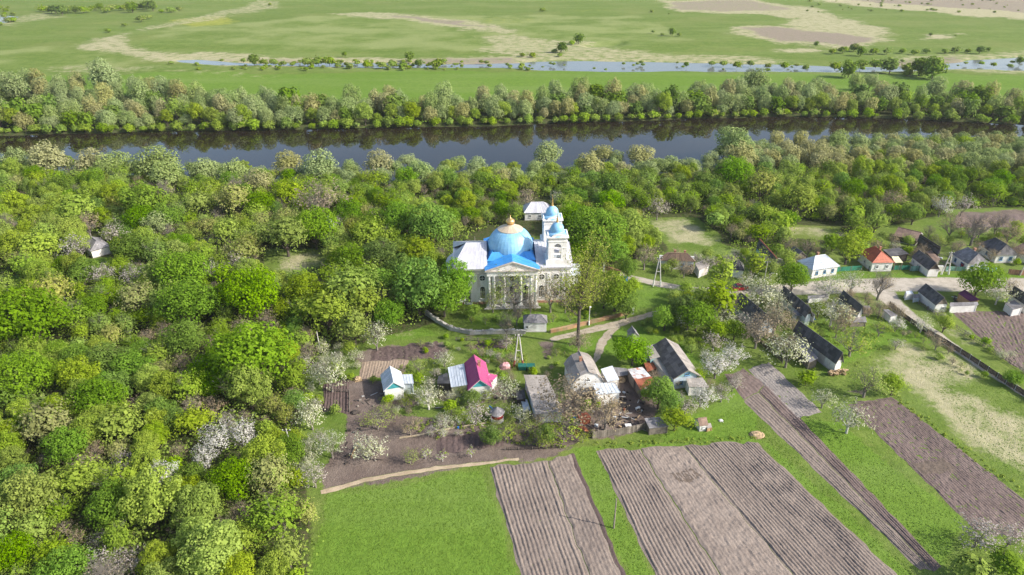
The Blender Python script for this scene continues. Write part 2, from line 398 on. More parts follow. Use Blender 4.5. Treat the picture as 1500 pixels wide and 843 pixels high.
# ---- ribbons: roads and paths with ragged edges
def dirt(name, c1, c2, grass_amt=.5):
    m = bpy.data.materials.new(name); g = N(m); p = g.pos()
    a = g.noise(p, .5, 4, .6); b = g.noise(p, 3.5, 3, .7)
    c = g.mix(g.rng(a, .35, .65), c1, c2); c = g.mul(c, g.rng(b, .2, .8, .82, 1.18, False))
    e = g.attr('edge')
    gm = g.rng(g.math('ADD', e, g.math('MULTIPLY', g.math('SUBTRACT', g.noise(p, 1.1, 4, .7), .5), 1.3)), .62, .8)
    c = g.mix(g.math('MULTIPLY', gm, grass_amt), c, (.10,.16,.03))
    st = g.noise(p, .18, 4, .65); c = g.mix(g.rng(st, .52, .72, 0, .45), c, tuple(x*.62 for x in c2))
    g.out(c, .95, g.bump(b, .6, .08), .1)
    return m
m_road = dirt('road_dirt', (.47,.42,.35), (.37,.33,.27)); m_path = dirt('path_dirt', (.46,.37,.26), (.36,.28,.19), .9)
m_track = dirt('track_dirt', (.42,.36,.28), (.33,.28,.21), .75)
def ribbon(name, pts, w, m, z=.02, seg=1.0, rag=.35, strip=None):
    """pts in picture pixels; w metres (or list); strip = central grass amount"""
    P = [G(x, y) for x, y in pts]; W = w if isinstance(w, (list, tuple)) else [w]*len(P)
    C = []; L = []
    for i in range(len(P)-1):
        a, b = P[i], P[i+1]; p0 = P[max(i-1, 0)]; p3 = P[min(i+2, len(P)-1)]
        k = max(2, int((b-a).length/seg))
        for j in range(k):
            t = j/k; q = .5*((2*a)+(b-p0)*t+(2*p0-5*a+4*b-p3)*t*t+(3*a-p0-3*b+p3)*t**3)
            C.append(q); L.append(W[i]+(W[i+1]-W[i])*t)
    C.append(P[-1]); L.append(W[-1])
    V = []; E = []; cols = 9
    for i, c in enumerate(C):
        d = (C[min(i+1, len(C)-1)]-C[max(i-1, 0)]); d.z = 0; d.normalize(); n = Vector((-d.y, d.x, 0))
        wl = L[i]/2+rag*mnoise.noise(c*.6)+rag*.5*mnoise.noise(c*2.1); wr = L[i]/2+rag*mnoise.noise(c*.6+Vector((50,0,0)))+rag*.5*mnoise.noise(c*2.1+Vector((0,30,0)))
        for j in range(cols):
            s = -1+2*j/(cols-1); ww = wl if s < 0 else wr
            V.append((*(c+n*s*ww).xy, z+.012*(1-s*s)))
            e = abs(s)**3
            if strip: e = max(e, strip*math.exp(-(s/.22)**2))
            E.append(e)
    I = np.arange(len(V)).reshape(-1, cols)
    F = np.stack([I[:-1, :-1], I[:-1, 1:], I[1:, 1:], I[1:, :-1]], -1).reshape(-1, 4)
    o = bpy.data.objects.new(name, np_mesh(name, V, F, m, smooth=True, attrs=dict(edge=E))); link(o); tag(o, kind='structure'); return o
ribbon('village_road', [(1600,418),(1500,418),(1400,417),(1330,417),(1270,419),(1200,422),(1140,425),(1080,427),(1023,425),(992,421),(961,415.5),(938,410),(918,406),(887,396),(860,391)],
       [7.5,7.5,7.3,7.,7.2,6.6,5.2,4.0,3.0,2.8,2.8,2.8,2.8,2.6,2.4], m_road, .03, 1.2, .5, .42)
ribbon('lane', [(1283,420),(1302,438),(1322,455),(1345,472),(1385,500),(1440,539),(1500,577),(1580,628)], [7.5,4.8,3.8,3.0,2.5,2.2,2.1,2.1], m_road, .024, 1., .3, .5)
ribbon('church_track', [(806,498),(816,496),(852,487),(897,477),(921,470),(956,460.5),(984,452)], [1.3,1.7,2.0,2.6,2.2,1.9,1.5], m_track, .036, .6, .3, .75)
ribbon('yard_track', [(906,476),(890,491),(881,505),(876,520),(868,532)], [1.6,1.9,1.8,1.5,.8], m_track, .026, .6, .3, .7)
ribbon('garden_path', [(470,722),(500,714),(540,703),(600,692),(660,684),(712,679),(760,672)], [1.0,.95,.9,.85,.8,.7,.5], m_path, .022, .5, .25)
ribbon('garden_path', [(585,642),(620,636),(660,628),(700,622),(735,616)], .45, m_path, .022, .5, .12)

# ---- ploughed land
def soilmat(name, c1, c2, lump=.5):
    m = bpy.data.materials.new(name); g = N(m); p = g.pos()
    a = g.noise(p, .22, 4, .6); b = g.noise(p, 2.2, 4, .75); d = g.noise(p, 9, 2, .7)
    c = g.mix(g.rng(a, .35, .65), c1, c2); c = g.mul(c, g.rng(b, .2, .8, .78, 1.22, False)); c = g.mul(c, g.rng(d, .25, .75, .85, 1.15, False))
    e = g.attr('ridge'); c = g.mul(c, g.rng(e, 0, 1, .90, 1.10, False))
    g.out(c, .95, g.bump(g.math('ADD', b, g.math('MULTIPLY', d, .4)), .8, .10*lump*2), .05)
    return m
s_light = soilmat('dry_soil', (0.248,0.202,0.170), (0.200,0.162,0.138)); s_mid = soilmat('brown_soil', (0.188,0.144,0.128), (0.148,0.112,0.100)); s_dark = soilmat('dark_soil', (0.124,0.090,0.083), (0.100,0.074,0.068))
s_pale = soilmat('pale_soil', (0.280,0.230,0.194), (0.232,0.189,0.160)); s_grey = soilmat('grey_soil', (0.288,0.256,0.232), (0.224,0.200,0.184)); s_tan = soilmat('tan_soil', (0.320,0.248,0.184), (0.264,0.200,0.152)); s_wet = soilmat('moist_soil', (0.152,0.120,0.096), (0.132,0.104,0.084))
def field(name, q, rows, amp, m, z=.03, lump=.03, per=8, along=150, jag=.45, wav=.30):
    """q = TL, TR, BR, BL in picture pixels; rows run from the top edge to the bottom edge"""
    tl, tr, br, bl = [G(*a) for a in q]
    nu = max(int(rows*per), 24); us = np.linspace(0, 1, nu+1); vs = np.linspace(0, 1, along+1)
    U, Vv = np.meshgrid(us, vs); U = U.ravel(); Vv = Vv.ravel()
    A = np.array(tl.xy); B = np.array(tr.xy); C = np.array(br.xy); D = np.array(bl.xy)
    P = ((1-U)*(1-Vv))[:, None]*A+(U*(1-Vv))[:, None]*B+(U*Vv)[:, None]*C+((1-U)*Vv)[:, None]*D
    wob = (vnoise(P, .12, 3)-.5)*wav*1.4+(vnoise(P, .35, 4)-.5)*wav*.6+(vnoise(P, 1.1, 5)-.5)*wav*.5
    rn = np.sin(np.floor(U*rows+.5)*12.9898)*43758.5; rn = rn-np.floor(rn)
    ph = (U*rows+wob)*2*PI; r = .5+.5*np.cos(ph); r = r**.55
    gap = vnoise(P, .5, 11)
    Z = z+amp*r*(.6+.7*rn)*(.6+.7*gap)+lump*1.3*((vnoise(P, 2.3, 7)-.5)*2+(vnoise(P, 5.1, 8)-.5))
    edge = np.minimum(np.minimum(U, 1-U)*rows*1.3, 1)*np.minimum(np.minimum(Vv, 1-Vv)*along*.4, 1)
    Z = z*.4+(Z-z*.4)*np.clip(edge, 0, 1)
    # ragged ends
    e0 = np.exp(-np.minimum(Vv, 1-Vv)*along*.35)*(vnoise(P, .9, 9)-.5)*jag*2
    dirv = (D+C-A-B); dirv = dirv/np.hypot(*dirv); P = P+dirv[None, :]*e0[:, None]
    sidev = (B-A)/np.hypot(*(B-A)); e1 = np.exp(-np.minimum(U, 1-U)*nu*.5)*(vnoise(P, .7, 12)-.5)*jag; P = P+sidev[None, :]*e1[:, None]
    I = np.arange(len(P)).reshape(along+1, nu+1)
    F = np.stack([I[:-1, :-1], I[1:, :-1], I[1:, 1:], I[:-1, 1:]], -1).reshape(-1, 4)
    o = bpy.data.objects.new(name, np_mesh(name, np.column_stack([P, Z]), F, m, smooth=True, attrs=dict(ridge=r))); link(o); tag(o, kind='structure'); return o
field('ploughed_field', [(874,661),(936,657),(1070,869),(972,869)], 14, .13, s_light, along=150)
field('tilled_field', [(937.5,657),(999,652),(1182,869),(1071.5,869)], 16, .03, s_pale, z=.10, lump=.05, along=150, wav=.6, per=5)
field('ploughed_field', [(1000,652),(1108,648),(1342,869),(1183,869)], 25, .13, s_light, along=160)
field('moist_patch', [(976,694),(1018,686),(1036,700),(992,712)], 6, .02, s_wet, z=.11, along=20, lump=.04)
field('ploughed_field', [(716,684),(800,675),(870,865),(770,865)], 15, .13, s_light, along=150)
field('tilled_field', [(801,675),(836,668),(917,865),(871,865)], 7, .05, s_light, z=.09, lump=.05, along=120, wav=.5, per=6)
field('ditch', [(836,668),(841,667),(925,865),(918,865)], 1, .02, s_dark, z=.035, along=120, jag=.5)
field('tilled_field', [(1089,588),(1109,574),(1366,836),(1350,838)], 6, .09, s_light, along=160)
field('tilled_field', [(1110,574),(1124,563),(1379,830),(1367,836)], 5, .10, s_mid, along=160)
field('tilled_field', [(1062,550),(1089,541),(1123.5,563),(1089,587)], 8, .04, s_mid, along=40)
field('grey_plot', [(1096,541),(1126,530),(1206,606),(1164,613)], 9, .04, s_grey, along=70, lump=.04)
field('tilled_field', [(1240,592),(1306,581),(1600,808),(1430,778)], 26, .05, s_mid, along=150, lump=.05)
field('moist_patch', [(1330,681),(1386,673),(1404,690),(1352,697)], 6, .02, s_wet, z=.10, along=20, lump=.04)
field('tilled_field', [(1392,456),(1600,457),(1600,600),(1478,533)], 30, .05, s_mid, along=110, lump=.06)
field('garden_bed', [(545,512),(640,500),(652,524),(540,530)], 12, .05, s_dark, along=40, lump=.05, jag=.8)
field('garden_bed', [(530,531),(598,527),(590,551),(524,557)], 16, .06, s_tan, along=40)
field('garden_bed', [(474,562),(512,556),(512,606),(470,602)], 9, .12, s_dark, along=50)
field('garden_bed', [(640,640),(740,626),(738,652),(640,668)], 12, .09, s_dark, along=40)
field('garden_bed', [(1400,316),(1600,312),(1600,332),(1400,334)], 20, .04, s_mid, along=40, lump=.04)
field('garden_bed', [(698,500),(744,498),(742,510),(692,512)], 6, .05, s_dark, along=30, lump=.05)
# ================================================================ BUILDING MATERIALS
white = mat('whitewash', (.78,.77,.74), (.68,.67,.64), .5, .8, stain=(.45,.40,.34), stain_amt=.35, tint=.1, fine=.08)
oldwhite = mat('old_whitewash', (.84,.83,.80), (.75,.72,.69), .45, .85, stain=(.46,.36,.30), stain_amt=.55, tint=.15, fine=.15)
plaster = mat('painted_trim', (.86,.85,.83), (.78,.76,.73), .7, .8, stain=(.5,.44,.38), stain_amt=.3, tint=.1, fine=.06)
brickm = mat('brick', (.38,.20,.13), (.30,.17,.12), 1.2, .9, tint=.3)
silver = mat('silver_roof', (.58,.58,.62), (.50,.49,.53), .35, .42, .5, tint=.12, fine=.06)
skyblue = mat('sky_blue_dome', (.20,.46,.70), (.28,.54,.74), .35, .45, .5, stain=(.42,.60,.72), stain_amt=.5, tint=.10, fine=.05)
blue = mat('blue_roof', (.050,.29,.68), (.07,.34,.72), .5, .42, .5, tint=.10, fine=.05)
gold = mat('gold_leaf', (.80,.52,.22), (.72,.46,.20), .8, .32, .5, metallic=.75, tint=.12, fine=.05)
goldpale = mat('gilded_cap', (.64,.53,.39), (.57,.47,.35), .6, .45, .4, metallic=.15, tint=.18, fine=.06)
glass = mat('window_glass', (.030,.034,.040), (.05,.055,.06), 2., .12, .6, tint=.5)
frame_w = mat('white_frame', (.74,.74,.72), None, 2., .6, tint=.1)
frame_b = mat('blue_frame', (.16,.32,.50), None, 2., .6, tint=.1)
slate = mat('dark_slate_roof', (.115,.110,.112), (.082,.080,.084), .9, .8, .2, tint=.35, stain=(.15,.14,.11), stain_amt=.35)
asb = mat('asbestos_roof', (.36,.325,.29), (.29,.26,.235), .7, .85, .15, tint=.18, stain=(.22,.20,.16), stain_amt=.5)
asbgrey = mat('grey_asbestos_roof', (.25,.24,.245), (.20,.19,.195), .7, .85, .15, tint=.2, stain=(.14,.13,.11), stain_amt=.4)
magenta = mat('magenta_metal_roof', (.42,.06,.19), (.38,.055,.17), .6, .38, .45, tint=.06, fine=.04)
purple = mat('purple_metal_roof', (.13,.03,.085), (.10,.028,.075), .6, .4, .4, tint=.1)
redroof = mat('red_metal_roof', (.48,.13,.065), (.40,.105,.055), .6, .5, .3, tint=.12)
brownroof = mat('rusty_brown_roof', (.27,.185,.135), (.21,.145,.115), .6, .7, .2, tint=.2, stain=(.14,.10,.08), stain_amt=.4)
lightmetal = mat('light_metal_roof', (.62,.66,.70), (.52,.56,.60), .6, .38, .5, tint=.1, fine=.05)
rusty = mat('rusted_sheet', (.62,.63,.64), (.52,.53,.55), 1.0, .5, .4, stain=(.38,.14,.07), stain_amt=1., tint=.15)
rust = mat('rust_red_sheet', (.34,.11,.06), (.26,.09,.055), 1.2, .7, .2, tint=.25)
teal = mat('teal_boards', (.07,.36,.40), (.06,.30,.34), 1., .6, .3, tint=.2)
paleteal = mat('pale_teal_boards', (.33,.52,.52), (.27,.45,.46), 1., .6, .3, tint=.2)
cream = mat('cream_wall', (.72,.70,.46), (.66,.64,.42), .8, .8, tint=.1, fine=.06)
paleblue = mat('pale_blue_wall', (.55,.62,.68), (.47,.54,.60), .8, .8, stain=(.4,.38,.33), stain_amt=.4, tint=.12, fine=.06)
wood = mat('weathered_wood', (.23,.20,.17), (.17,.145,.12), 1.5, .9, tint=.35)
darkwood = mat('dark_wood', (.085,.07,.06), (.06,.05,.045), 1.5, .9, tint=.35)
tanwood = mat('tan_wood', (.42,.28,.15), (.34,.22,.12), 1.5, .8, tint=.3)
greenfence = mat('green_fence_paint', (.04,.20,.13), (.05,.24,.16), 1., .6, .3, tint=.25)
palefence = mat('pale_green_fence_paint', (.20,.36,.30), (.16,.30,.26), 1., .7, .3, tint=.25)
concrete = mat('concrete', (.50,.48,.45), (.42,.40,.37), 1., .85, tint=.15)
dullwhite = mat('dull_whitewash', (.52,.50,.46), (.42,.39,.35), .6, .9, stain=(.28,.25,.19), stain_amt=.7, tint=.3, fine=.2)
straw = mat('straw', (.42,.31,.19), (.36,.26,.15), 2.5, .95, tint=.5, fine=.4)
darkmetal = mat('dark_metal', (.05,.05,.055), None, 2., .5, .4, tint=.2)
pinkm = mat('pink_cloth', (.70,.38,.38), (.60,.32,.33), 2., .9, tint=.3)
redband = mat('red_band', (.30,.035,.04), None, 2., .7, tint=.2)
carred = mat('car_red', (.30,.02,.03), (.27,.02,.03), 2., .25, .6, tint=.05, fine=.02)
carblue = mat('bright_blue_plastic', (.02,.20,.62), None, 2., .4, .4, tint=.1)
binm = mat('dark_green_paint', (.012,.13,.10), (.015,.11,.085), 1.5, .5, .4, tint=.2)
tyre = mat('tyre_rubber', (.02,.02,.02), None, 2., .9)
rubble = mat('rubble', (.40,.36,.32), (.30,.26,.22), 2., .9, tint=.5, fine=.3)

# ================================================================ WINDOWS AND DOORS
_wc = {}
def window(parent, M, w, h, fm=None, arched=False, mull=1, name='window', round_=False, dark=None):
    fm = fm or frame_w; key = (round(w, 2), round(h, 2), fm.name, arched, mull, round_, name)
    if key not in _wc:
        f = MB(); gz = MB(); b = min(.09, w*.12)
        if round_:
            f.tube((0, 0, 0), (0, -.10, 0), w/2, w/2, 20); f.box((0, -.12, 0), (b*.6, .03, h*.9)); f.box((0, -.12, 0), (w*.9, .03, b*.6))
            gz.tube((0, -.10, 0), (0, -.108, 0), w/2*.82, w/2*.82, 20)
        else:
            f.box((-w/2+b/2, -.05, 0), (b, .10, h)); f.box((w/2-b/2, -.05, 0), (b, .10, h)); f.box((0, -.05, -h/2+b/2), (w-2*b, .098, b))
            f.box((0, -.09, -h/2-.03), (w+.16, .18, .06))
            if arched:
                k = 10
                for i in range(k):
                    a0, a1 = PI*i/k, PI*(i+1)/k; pts = []
                    for a, r in ((a0, w/2), (a1, w/2), (a1, w/2-b), (a0, w/2-b)): pts.append((r*math.cos(a), 0, h/2+r*math.sin(a)))
                    f.prism(pts, (0, -.10, 0))
                gp = [(-w/2+b, -.03, -h/2+b), (w/2-b, -.03, -h/2+b)]+[((w/2-b)*math.cos(PI*i/k), -.03, h/2+(w/2-b)*math.sin(PI*i/k)) for i in range(k+1)]
                gz.prism(gp, (0, .02, 0))
            else:
                f.box((0, -.05, h/2-b/2), (w-2*b, .098, b)); gz.box((0, -.03, 0), (w-2*b, .02, h-2*b))
            for i in range(mull): f.box((-w/2+w*(i+1)/(mull+1), -.06, 0), (b*.5, .05, h-2*b))
            f.box((0, -.06, h*.16), (w-2*b, .052, b*.5))
        a = f.build(name, [fm]); c = gz.build('pane', [dark or glass]); _wc[key] = (a.data, c.data)
        bpy.data.objects.remove(a); bpy.data.objects.remove(c)
    da, dc = _wc[key]
    a = bpy.data.objects.new(name, da); link(a, parent); a.matrix_local = M
    c = bpy.data.objects.new('pane', dc); link(c, a)
    return a
def faceM(face, L, W, pos, z):
    """matrix on a house wall; L along x, W across y"""
    if face == 'y-': return Matrix.Translation((pos, -W/2, z))
    if face == 'y+': return Matrix.Translation((pos, W/2, z)) @ Matrix.Rotation(PI, 4, 'Z')
    if face == 'x+': return Matrix.Translation((L/2, pos, z)) @ Matrix.Rotation(PI/2, 4, 'Z')
    return Matrix.Translation((-L/2, pos, z)) @ Matrix.Rotation(-PI/2, 4, 'Z')
def door(parent, M, w, h, m, leafname='door'):
    d = MB(); d.box((0, -.03, 0), (w, .06, h)); d.box((0, -.07, h*.18), (w*.66, .03, h*.3)); d.box((0, -.07, -h*.22), (w*.66, .03, h*.3))
    o = d.build(leafname, [m], parent); o.matrix_local = M
    q = MB(); q.box((w*.38, -.12, 0), (.05, .05, .14)); q.build('handle', [darkmetal], o); return o

# ================================================================ ROOF COVERING
def slope(mb, e0, e1, r1, r0, th=.07, sw=.9, sl=1.3, jit=.012, seam=False, tj=.5, skip=0.):
    """sheets laid on a slope: e0-e1 along the eave, r0-r1 along the top"""
    e0, e1, r1, r0 = map(Vector, (e0, e1, r1, r0)); n = max(1, round((e1-e0).length/sw)); k = max(1, round(((r0-e0).length+(r1-e1).length)/2/sl))
    nrm = (e1-e0).cross((r0-e0) if (r0-e0).length > .01 else (r1-e0)).normalized()
    if nrm.z < 0: nrm = -nrm
    def B(u, v): return (e0*(1-u)+e1*u)*(1-v)+(r0*(1-u)+r1*u)*v
    for i in range(n):
        for j in range(k):
            if skip and random.random() < skip: continue
            q = [B(i/n, j/k), B((i+1)/n, j/k), B((i+1)/n, (j+1)/k), B(i/n, (j+1)/k)]
            if (q[2]-q[3]).length < .02: q = q[:3]
            off = nrm*(random.uniform(-jit, jit)+(k-j)*.004)
            q = [p+off+nrm*random.uniform(-jit, jit)*.5 for p in q]
            mb.slab(q, th, .5+random.uniform(-tj, tj))
    if seam:
        for i in range(n+1):
            a, b = B(i/n, 0), B(i/n, 1)
            mb.tube(a+nrm*.03, b+nrm*.03, .028, .028, 4, .75)
BLD = []
def house(name, label, cat, A, B, zr, ze, wall, roof, E=None, w=None, kind='gable', over=.30, hip=None, wins=(), doors=(), gable=None, chim=(), seam=False, group=None, sw=.9, sl=1.2, base=.18, framem=None, curved=False, skip=0., wname='house', tj=.5, ext=(0., 0.)):
    a, b = G(*A, zr), G(*B, zr); a.z = b.z = 0
    d = (b-a); L = d.length; d.normalize(); n = Vector((-d.y, d.x, 0))
    if E is not None: e = G(*E, ze); e.z = 0; w = 2*abs((e-a).dot(n))
    c = (a+b)/2; BLD.append((c.x, c.y, (L+w)*.30)); yaw = math.atan2(d.y, d.x); o = empty(name, (c.x, c.y, 0), yaw, label, cat, group)
    if kind == 'hip':
        hip = w*.45 if hip is None else hip; Lr = L; L = L+2*hip; Lw = L-2*over
    else: Lr = L; Lw = L-2*over
    Ww = w-2*over; hx, hy = Lw/2, Ww/2; zw = ze+over*(zr-ze)/(w/2)*.9
    m = MB(); m.bb(-hx, hx, -hy, hy, 0, zw)
    ob = m.build('wall', [wall], o)
    if kind == 'gable':
        gm = MB(); zt = zr-.12; sl_ = (zr-ze)/(w/2); yy = hy; zz = zr-sl_*hy-.08
        for s in (-1, 1):
            if curved:
                pts = [(s*hx, -yy, zw-.02), (s*hx, yy, zw-.02), (s*hx, yy, zz), (s*hx, yy*.62, zr-(zr-ze)*.30), (s*hx, 0, zt), (s*hx, -yy*.62, zr-(zr-ze)*.30), (s*hx, -yy, zz)]
            else: pts = [(s*hx, -yy, zw-.02), (s*hx, yy, zw-.02), (s*hx, yy, max(zz, zw)), (s*hx, 0, zt), (s*hx, -yy, max(zz, zw))]
            if s < 0: pts = pts[::-1]
            gm.prism(pts, (-s*.16 if not gable else s*.04, 0, 0))
            gm.build('gable', [gable or wall], o); gm = MB()
    if base: q = MB(); q.bb(-hx-.05, hx+.05, -hy-.05, hy+.05, 0, base); q.build('plinth', [concrete], o)
    r = MB(); X = L/2; xr = Lr/2; Y = w/2
    if kind == 'gable':
        for s in (-1, 1):
            if curved:
                prev = (Y, ze); prof = [(Y*.80, ze+(zr-ze)*.42), (Y*.52, ze+(zr-ze)*.76), (0, zr)]
                for (y1, z1) in prof:
                    y0, z0 = prev
                    P = [(-X, s*y0, z0), (X, s*y0, z0), (X, s*y1, z1), (-X, s*y1, z1)]
                    slope(r, *P, sw=sw, sl=sl, seam=seam, tj=tj); prev = (y1, z1)
            else: slope(r, (-X, s*Y, ze), (X, s*Y, ze), (X, 0, zr), (-X, 0, zr), sw=sw, sl=sl, seam=seam, skip=skip, tj=tj)
    else:
        for s in (-1, 1):
            slope(r, (-X, s*Y, ze), (X, s*Y, ze), (xr, 0, zr), (-xr, 0, zr), sw=sw, sl=sl, seam=seam, tj=tj)
            slope(r, (s*X, -Y, ze), (s*X, Y, ze), (s*xr, 0, zr), (s*xr, 0, zr), sw=sw, sl=sl, seam=False, tj=tj)
    ro = r.build('roof', [roof], o)
    rc = MB(); rc.tube((-xr, 0, zr+.03), (xr, 0, zr+.03), .085, .085, 6, .7)
    if kind == 'hip':
        for sx in (-1, 1):
            for sy in (-1, 1): rc.tube((sx*xr, 0, zr+.02), (sx*X, sy*Y, ze+.02), .06, .06, 5, .7)
    rc.build('ridge_cap', [roof], ro)
    for cx, cy in chim:
        q = MB(); zc = zr-(zr-ze)*abs(cy)/(w/2); q.bb(cx-.22, cx+.22, cy-.22, cy+.22, zc-.4, zr+.55); q.bb(cx-.28, cx+.28, cy-.28, cy+.28, zr+.45, zr+.62); q.build('chimney', [brickm], ro)
    for f_, pos, z, ww, hh in wins: window(o, faceM(f_, Lw, Ww, pos, z), ww, hh, framem)
    for f_, pos, ww, hh, mm in doors: door(o, faceM(f_, Lw, Ww, pos, hh/2+.05), ww, hh, mm)
    for sx in (-1, 1):       # barge boards
        if kind == 'gable' and not curved:
            bbm = MB()
            for sy in (-1, 1): bbm.prism([(sx*X, sy*Y, ze-.16), (sx*X, sy*Y, ze-.04), (sx*X, 0, zr-.04), (sx*X, 0, zr-.16)], (-sx*.05, 0, 0), .6)
            bbm.build('barge_board', [wood if roof in (slate, asb, asbgrey) else frame_w], ro)
    o['_dims'] = (Lw, Ww, zw); d_ = (Lw, Ww, zw); del o['_dims']
    return o, d_
def lean(name, label, cat, px, zs, wall, roof, group=None, seam=False, sw=.8, sl=1.1, parent=None, th=.06, inset=.12, open_=(), skip=0., tj=.5, wins=()):
    """a low building under one sloping sheet roof: roof corners are given in the picture with their heights"""
    P = [G(x, y, z) for (x, y), z in zip(px, zs)]; c = sum(P, Vector())/4; c.z = 0; BLD.append((c.x, c.y, (P[0]-P[2]).length*.4))
    if parent is None: o = empty(name, c, 0, label, cat, group); inv = Vector(c)
    else: o = parent; Mi = parent.matrix_basis.inverted(); P = [Mi @ p for p in P]; inv = Vector((0, 0, 0)); c = sum(P, Vector())/4; c.z = 0
    P = [p-inv for p in P]; cc = c-inv
    r = MB(); slope(r, P[0], P[1], P[2], P[3], th, sw, sl, seam=seam, skip=skip, tj=tj); rn = 'roof' if parent is None else 'annex_roof'
    ro = r.build(rn, [roof], o)
    w = MB(); q = [cc+(Vector((p.x, p.y, 0))-cc)*(1-inset) for p in P]; zz = [p.z-.1 for p in P]
    for i in range(4):
        j = (i+1) % 4
        if i in open_: continue
        a, b = q[i], q[j]; nn = (b-a).cross(Vector((0, 0, 1))).normalized()*.1
        if nn.dot((a+b)/2-cc) > 0: nn = -nn
        w.prism([(a.x, a.y, 0), (b.x, b.y, 0), (b.x, b.y, zz[j]), (a.x, a.y, zz[i])], nn)
    for i in range(4): w.box((q[i].x, q[i].y, zz[i]/2), (.16, .16, zz[i]))
    w.build('wall' if parent is None else 'annex_wall', [wall], o)
    for i, t, z, ww, hh in wins:
        j = (i+1) % 4; a, b = q[i], q[j]; d = (b-a).normalized(); out = d.cross(Vector((0, 0, 1)))
        if out.dot((a+b)/2-cc) < 0: out = -out; 
        p = a.lerp(b, t)+out*.0; ang = math.atan2(out.y, out.x)+PI/2
        window(o, Matrix.Translation((p.x, p.y, z)) @ Matrix.Rotation(ang, 4, 'Z'), ww, hh)
    return o

# ================================================================ CHURCH
CY = 130.0
ch = empty('church', (0, CY, 0), math.radians(3), 'white church with a huge sky blue dome, gold cap and two bell towers', 'church')
def part(mb, name, m, parent=None, smooth=False): return mb.build(name, m if isinstance(m, list) else [m], ch if parent is None else parent, smooth)
D = 14.0
w = MB(); w.bb(-12.1, 12.3, 0, D, .5, 8.2)
part(w, 'wall', oldwhite)
def apse(mb, R, z0, z1, k=10):
    pts = [(-12.1+.42*R*math.cos(PI/2+PI*i/k), 7+R*math.sin(PI/2+PI*i/k), z0) for i in range(k+1)]
    mb.prism(pts, (0, 0, z1-z0))
w = MB(); apse(w, 4.4, .5, 6.6); apse(w, 4.7, 6.6, 6.85); part(w, 'apse_wall', oldwhite)
w = MB(); w.bb(-12.3, 12.5, -.2, D+.2, 0, .5); apse(w, 4.6, 0, .5); part(w, 'plinth', brickm)
w = MB()
for z0, z1, k in ((8.0, 8.25, .25), (8.25, 8.55, .5), (7.1, 7.22, .10)): w.bb(-12.1-k, 12.3+k, -k, D+k, z0+.002*k, z1)
part(w, 'cornice', oldwhite)
# pilasters along the front
for x in (-12.0, -10.9, -7.8, -4.6, 4.6, 7.8, 10.9, 12.1):
    w = MB(); w.bb(x-.3, x+.3, -.14, 0.002, .5, 7.1); w.bb(x-.36, x+.36, -.2, 0.003, 6.75, 7.1); w.bb(x-.36, x+.36, -.2, 0.003, .5, .85); part(w, 'pilaster', plaster)
# nave roofs
r = MB()
zr, ze, yr = 11.4, 8.55, 7.0
for s in (0, 1):
    e = -.6 if s == 0 else D+.6
    slope(r, (-12.7, e, ze), (-5.2, e, ze), (-5.2, yr, zr), (-9.6, yr, zr), .08, .75, 3.2, .006, True, .35)
slope(r, (-12.7, -.6, ze), (-12.7, 3.0, ze), (-9.6, yr, zr), (-9.6, yr, zr), .08, .75, 3.2, .006, False, .35)
slope(r, (-12.7, 11.0, ze), (-12.7, D+.6, ze), (-9.6, yr, zr), (-9.6, yr, zr), .08, .75, 3.2, .006, False, .35)
k = 9; arc = [(-12.1+2.1*math.cos(PI/2+PI*i/k), 7+4.8*math.sin(PI/2+PI*i/k), 6.85) for i in range(k+1)]; top = Vector((-9.6, 7, 11.4))
for i in range(k): r.slab([arc[i], arc[i+1], top], .08, .5+random.uniform(-.3, .3))
part(r, 'chancel_roof', silver)
r = MB()
for e in (-.6, D+.6):
    slope(r, (5.2, e, ze), (12.9, e, ze), (12.9, yr, zr-.3), (5.2, yr, zr-.3), .08, .75, 3.2, .006, True, .35)
r.prism([(12.6, -.2, ze-.2), (12.6, D+.2, ze-.2), (12.6, yr, zr-.45)], (.25, 0, 0)); part(r, 'nave_roof', silver)
# crossing block and its blue gabled roof
w = MB(); w.bb(-5.15, 5.15, -.5, D+.5, .5, 8.9); part(w, 'crossing_wall', oldwhite)
w = MB(); w.bb(-5.5, 5.5, -2.15, D+.9, 8.45, 8.72); w.bb(-5.35, 5.35, -2.0, -.502, 7.5, 8.45); part(w, 'entablature', plaster)
r = MB()
for s in (-1, 1):
    slope(r, (s*5.75, -2.3, 8.78), (s*5.75, D+1.0, 8.78), (0, D+1.0, 10.75), (0, -2.3, 10.75), .08, .9, 2.0, .008, True, .45)
    # steeper skirt round the drum
for (x0, y0, x1, y1) in ((-5.2,1.6,5.2,1.6), (5.2,1.6,5.2,12.4), (5.2,12.4,-5.2,12.4), (-5.2,12.4,-5.2,1.6)):
    c = Vector((0, 7, 0)); a = Vector((x0, y0, 9.3)); b = Vector((x1, y1, 9.3))
    slope(r, a, b, c+(b-c)*.9*Vector((1,1,0))+Vector((0,0,10.6)) if False else Vector((c.x+(b.x-c.x)*.78, c.y+(b.y-c.y)*.78, 10.9)), Vector((c.x+(a.x-c.x)*.78, c.y+(a.y-c.y)*.78, 10.9)), .08, .9, 1.6, .008, True, .45)
part(r, 'crossing_roof', blue)
w = MB(); w.prism([(-5.3, -2.05, 8.72), (5.3, -2.05, 8.72), (0, -2.05, 10.55)], (0, .3, 0)); part(w, 'pediment', oldwhite)
w = MB()
for s in (-1, 1): w.prism([(s*5.75, -2.36, 8.62), (s*5.75, -2.36, 8.84), (0, -2.36, 10.84), (0, -2.36, 10.60)], (0, .32, 0))
w.bb(-5.7, 5.7, -2.34, -2.05, 8.60, 8.76); part(w, 'pediment_moulding', mat('stone_moulding', (.55,.50,.45), (.44,.38,.33), 1., .85, tint=.2))
